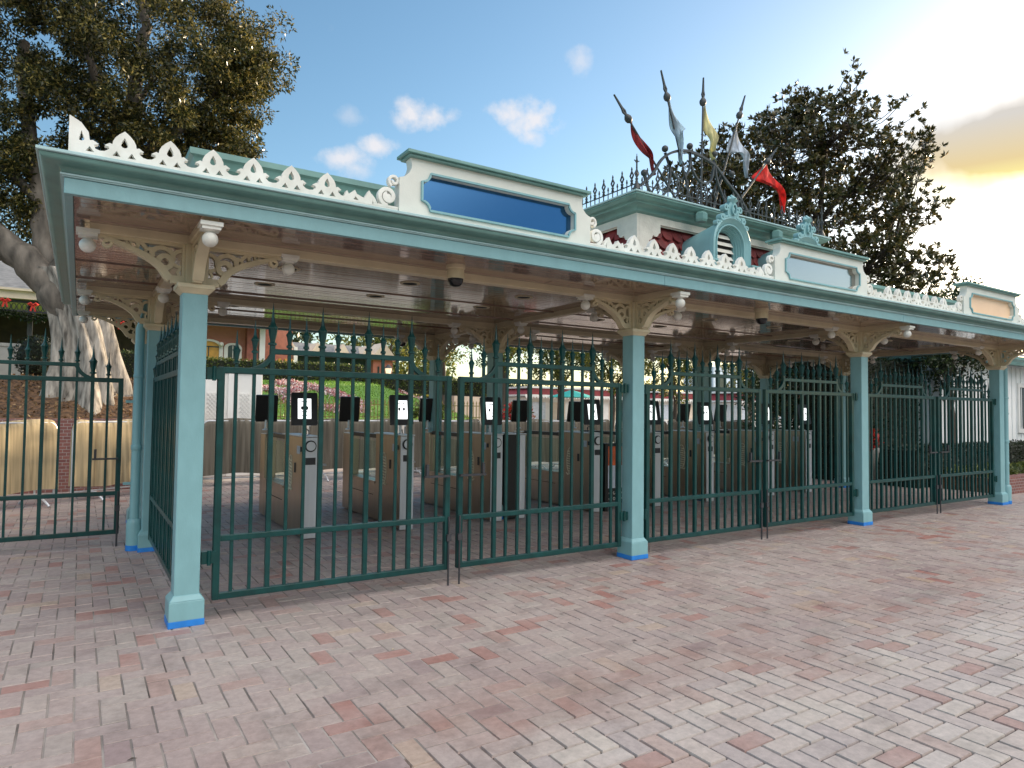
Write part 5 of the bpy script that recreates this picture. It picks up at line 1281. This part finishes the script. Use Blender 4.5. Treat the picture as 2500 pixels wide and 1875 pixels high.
tree('dark low tree behind the right gates, left one', 16.2, 6.4, 4.6, 1.5, 2.1, LF['dk'], 70, 120, .12, 0, 'dark trees beyond the right gates', sp=(.25, .5))
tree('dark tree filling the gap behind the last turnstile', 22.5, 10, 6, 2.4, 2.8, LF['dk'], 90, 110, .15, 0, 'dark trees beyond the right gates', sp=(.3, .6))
far = ['at the far left', 'left of the station roof', 'over the station', 'right of the gabled shed', 'over the lodge', 'over the kiosk', 'right of the kiosk', 'over the long kiosk', 'over the far pavilions', 'far right of the pavilions', 'behind the white house']
for i, (x, y) in enumerate(((-14, 36), (-8, 40), (2, 46), (10, 44), (19, 42), (27, 52), (40, 56), (54, 52), (68, 46), (80, 34), (60, 14))):
    tree('distant broad green tree %s' % far[i], x, y, (8+1.6*sin(i*2.3) if i < 5 else 4.6), 4.4, (3.3 if i < 5 else 2.0), LF['bg'] if i % 3 else LF['dk'], 60, 90, .42, 0, 'distant trees', sp=(.6, 1.3), tr_=.3)
hedge('long dark boundary hedge across the far background', -30, 95, 60, 62, 0, 2.6, LF['dk'], 16, .5)
hedge('dark hedge behind the third pair of gates', 14.5, 17.75, 3.5, 4.7, 0, 2.95, LF['dhedge'], 330, .075)
hedge('dark clipped hedge at the foot of the white house', 14.6, 25.4, 2.0, 2.8, 0, .86, LF['dhedge'], 420, .06)

# kiosks
def kiosk(label, x0, x1, y, ze, zt):
    o = ((x0+x1)/2, y, 0); root = thing('kiosk', label, 'kiosk', o, 'white kiosks with maroon roof bands')
    b = MB(); b.box((x0+.4, y, 0), (x1-.4, y+3, ze-.05)); 
    b.build('wall', M['whitew'], root, o)
    b = MB(); b.box((x0, y-.5, ze), (x1, y+3.4, ze+.12))
    n = int((x1-x0)/.22)
    for i in range(n): b.prism([(x0+i*.22, ze), (x0+i*.22+.20, ze), (x0+i*.22+.10, ze-.14)], y-.51, y-.47, lambda U, W_, t: (U, t, W_))
    b.build('scalloped_eave', M['whitew'], root, o)
    b = MB(); b.prism([(x0+.15, ze+.125), (x1-.15, ze+.125), (x1-.7, zt-.12), (x0+.7, zt-.12)], y-.3, y+3, lambda U, W_, t: (U, t, W_)); b.build('roof', M['redroof'], root, o)
    b = MB(); b.box((x0+.5, y-.35, zt-.118), (x1-.5, y+3.1, zt)); b.build('roof_rim', M['whitew'], root, o)
    for i in range(int((x1-x0)/1.6)):
        b = MB(); xa = x0+.9+i*1.6; b.box((xa, y-.03, 1.0), (xa+1.0, y-.005, ze-.35)); b.build('window', M['peach'] if i % 3 else M['paper'], root, o)
kiosk('white kiosk with maroon roof and turquoise parasol before it', 22.8, 31.5, 30, 2.45, 3.1)
kiosk('white kiosk with maroon roof band seen just right of the second post', 36, 41.6, 32, 2.45, 3.15)
kiosk('long white kiosk with maroon roof band right of centre', 44.5, 58, 31, 2.45, 3.3)
o = (25.3, 28, 0); root = thing('parasol', 'turquoise parasol in front of the maroon roofed kiosk', 'parasol', o)
b = MB(); b.lathe((25.3, 28, 2.4), [(1.5, 0), (1.48, .03), (.75, .26), (.02, .48)], 8); b.build('canopy', M['turq'], root, o)
b = MB(); b.tube([(25.3, 28, 0), (25.3, 28, 2.6)], .03, 8); b.build('pole', M['whitew'], root, o)
o = (47.6, 36, 0); root = thing('pale_building', 'tall pale blue building beyond the kiosks', 'building', o)
b = MB(); b.box((46, 34.5, 0), (53, 38, 5.6)); b.build('wall', mat('pale_blue_wall', (.55, .64, .70), .7), root, o)
b = MB()
for i in range(4): b.box((46.6+i*1.6, 34.45, 3.4), (47.3+i*1.6, 34.49, 4.8))
b.build('window', M['win'], root, o)
b = MB(); b.box((17.0, 28, 0), (20.5, 28.4, 2.9)); tag(b.build('peach_wall', M['peach']), 'pale peach garden wall right of the gate centre', 'wall')
def planter(label, x, y, r_, h, flo):
    o = (x, y, 0); root = thing('planter', label, 'planter', o, 'planters behind the turnstiles')
    b = MB(); b.lathe((x, y, 0), [(r_*.7, 0), (r_*.78, .05), (r_*.95, h-.12), (r_*1.05, h-.08), (r_*1.05, h), (r_*.9, h), (r_*.88, h-.06)], 18); b.build('tub', M['concrete'], root, o, 40)
    leaves('plant', ellip(36, (x, y, h+.2), (r_*.9, r_*.9, .28), .2), 26, .14, .13, .06, LF['hedge'] if not flo else leafmat('poinsettia', (.05, .08, .02), (.45, .02, .02), (.62, .04, .03), .2), root, o)
planter('pale round planter with green plant behind the first barriers', 6.75, 9.9, .5, 1.28, False)
planter('round planter with red poinsettias behind the second post', 9.6, 10.2, .4, 1.25, True)
planter('round planter with red poinsettias beyond the third post', 15.0, 3.4, .3, .8, True)

# white house at the right with hedge and brick kerb
o = (22, 3.6, 0); root = thing('white_house', 'white board sided house right of the last post', 'house', o)
b = MB(); b.box((17.8, 3.05, 0), (25.5, 7, 3.05)); 
for i in range(25): b.box((17.8+i*.3, 3.02, 0), (17.8+i*.3+.035, 3.0495, 3.0))
b.build('wall', mat('bright_white_siding', (.88, .88, .87), .5, var=.03), root, o)
b = MB(); b.box((17.5, 2.5, 3.05), (25.7, 7.2, 3.14)); b.sweep([(0, 2.98), (.03, 3.0), (.05, 3.07), (.10, 3.14), (.10, 3.22), (-.03, 3.23)], 17.6, 25.6, 2.55, 7); b.build('eave', M['teald'], root, o)
b = MB(); b.add([(17.4, 2.45, 3.235), (25.8, 2.45, 3.235), (25.8, 4.6, 3.9), (17.4, 4.6, 3.9)], [(0,1,2,3)]); b.build('roof', M['roofg'], root, o)
for xa in (22.3,):
    b = MB(); b.plate([[(xa, 1.1), (xa+1.2, 1.1), (xa+1.2, 2.55), (xa, 2.55)], [(xa+.12, 1.22), (xa+1.08, 1.22), (xa+1.08, 2.43), (xa+.12, 2.43)]], -.07, -.031, XZ(3.05)); wf = b.build('window', M['whitew'], root, o)
    b = MB(); b.box((xa+.12-o[0], 3.03-o[1], 1.22), (xa+1.08-o[0], 3.045-o[1], 2.43)); b.build('pane', M['win'], wf)
b = MB(); b.box((15.2, .55, 0), (19.5, .85, .34)); tag(b.build('brick_kerb_wall', M['coursed']), 'low brick planter wall right of the last post', 'wall')
b = MB(); b.box((15.1, .852, 0), (19.5, 2.0, .30)); tag(b.build('planting_bed', M['mulch']), kind='structure')
P = np.array([(RNG.uniform(15.2, 19.4), RNG.uniform(.9, 1.9), .36) for _ in range(700)])
tag(leaves('low_bedding', P, 5, .10, .09, .05, LF['hedge']), 'low green bedding plants behind the brick planter wall', 'bedding plants', kind='stuff')

# fallen leaves and litter on the paving
pts = [(-.45, -2.0), (.35, -1.6), (-.2, -2.3), (1.1, -1.3), (2.6, -2.0), (.1, -.9), (3.6, -.9), (-1.1, -1.2)]
for i, (x, y) in enumerate(pts[:5]):
    b = MB(); a = i*1.3; l = .022
    b.add([(x-l*cos(a), y-l*sin(a), .004), (x+.3*l*sin(a), y-.3*l*cos(a), .007), (x+l*cos(a), y+l*sin(a), .004), (x-.3*l*sin(a), y+.3*l*cos(a), .010)], [(0,1,2,3)])
    ob = b.build('fallen_leaf', M['cream'] if i % 2 else M['darkbark']); tag(ob, 'tiny fallen leaf on the front paving, %s' % ('below the corner post', 'pale one near the corner post', 'lower left of the photo', 'right of the corner post', 'pale one under the first gate')[i], 'leaf', 'fallen leaves on the paving')

# unseen sun blocker added past the right edge, shaped as a building
o = (29, -3, 0); root = thing('added_sun_blocker', 'unseen white building added outside the right edge to shade the forecourt', 'building', o)
b = MB(); b.box((26, -9, 0), (32, 3.6, 6.2)); b.build('wall', M['whitew'], root, o)
b = MB(); b.sweep([(0, 6.0), (.05, 6.05), (.12, 6.2), (.18, 6.3), (.18, 6.4), (-.03, 6.42)], 26, 32, -9, 3.6); b.build('eave', M['teald'], root, o)
b = MB(); b.box((26.01, -8.99, 6.205), (31.99, 3.59, 6.4)); b.build('roof', M['roofg'], root, o)
for y in (-7.5, -5, -2.5):
    b = MB(); b.box((25.93, y, 1), (25.999, y+1.4, 2.6)); wf = b.build('window', M['whitew'], root, o); b = MB(); b.box((25.91-o[0], y+.1-o[1], 1.1), (25.928-o[0], y+1.3-o[1], 2.5)); b.build('pane', M['win'], wf)
# black cabinet beside the third turnstile
o = (4.60, 2.95, 0); root = thing('black_cabinet', 'tall black cabinet with a silver edge right of the third turnstile', 'cabinet', o)
b = MB(); b.box((4.54, 2.72, .02), (4.72, 3.3, 1.235)); bev(b.build('body', M['black'], root, o), .006)
b = MB(); b.box((4.735, 2.70, .02), (4.83, 3.3, 1.23)); bev(b.build('silver_edge', M['steell'], root, o), .006)
b = MB(); b.box((4.53, 2.69, 1.238), (4.84, 3.32, 1.252)); b.build('top_plate', M['steell'], root, o)
tree('dark bushy tree right behind the third pair of gates', 16.5, 4.9, 5.0, 1.35, 2.1, LF['dk'], 90, 130, .11, 0, 'dark trees beyond the right gates', sp=(.25, .5))
tree('dark overhanging tree before the corner of the white house', 17.5, 2.65, 4.9, 1.1, 1.35, LF['dk'], 60, 130, .11, 0, 'dark trees beyond the right gates', sp=(.25, .45), tr_=.09)
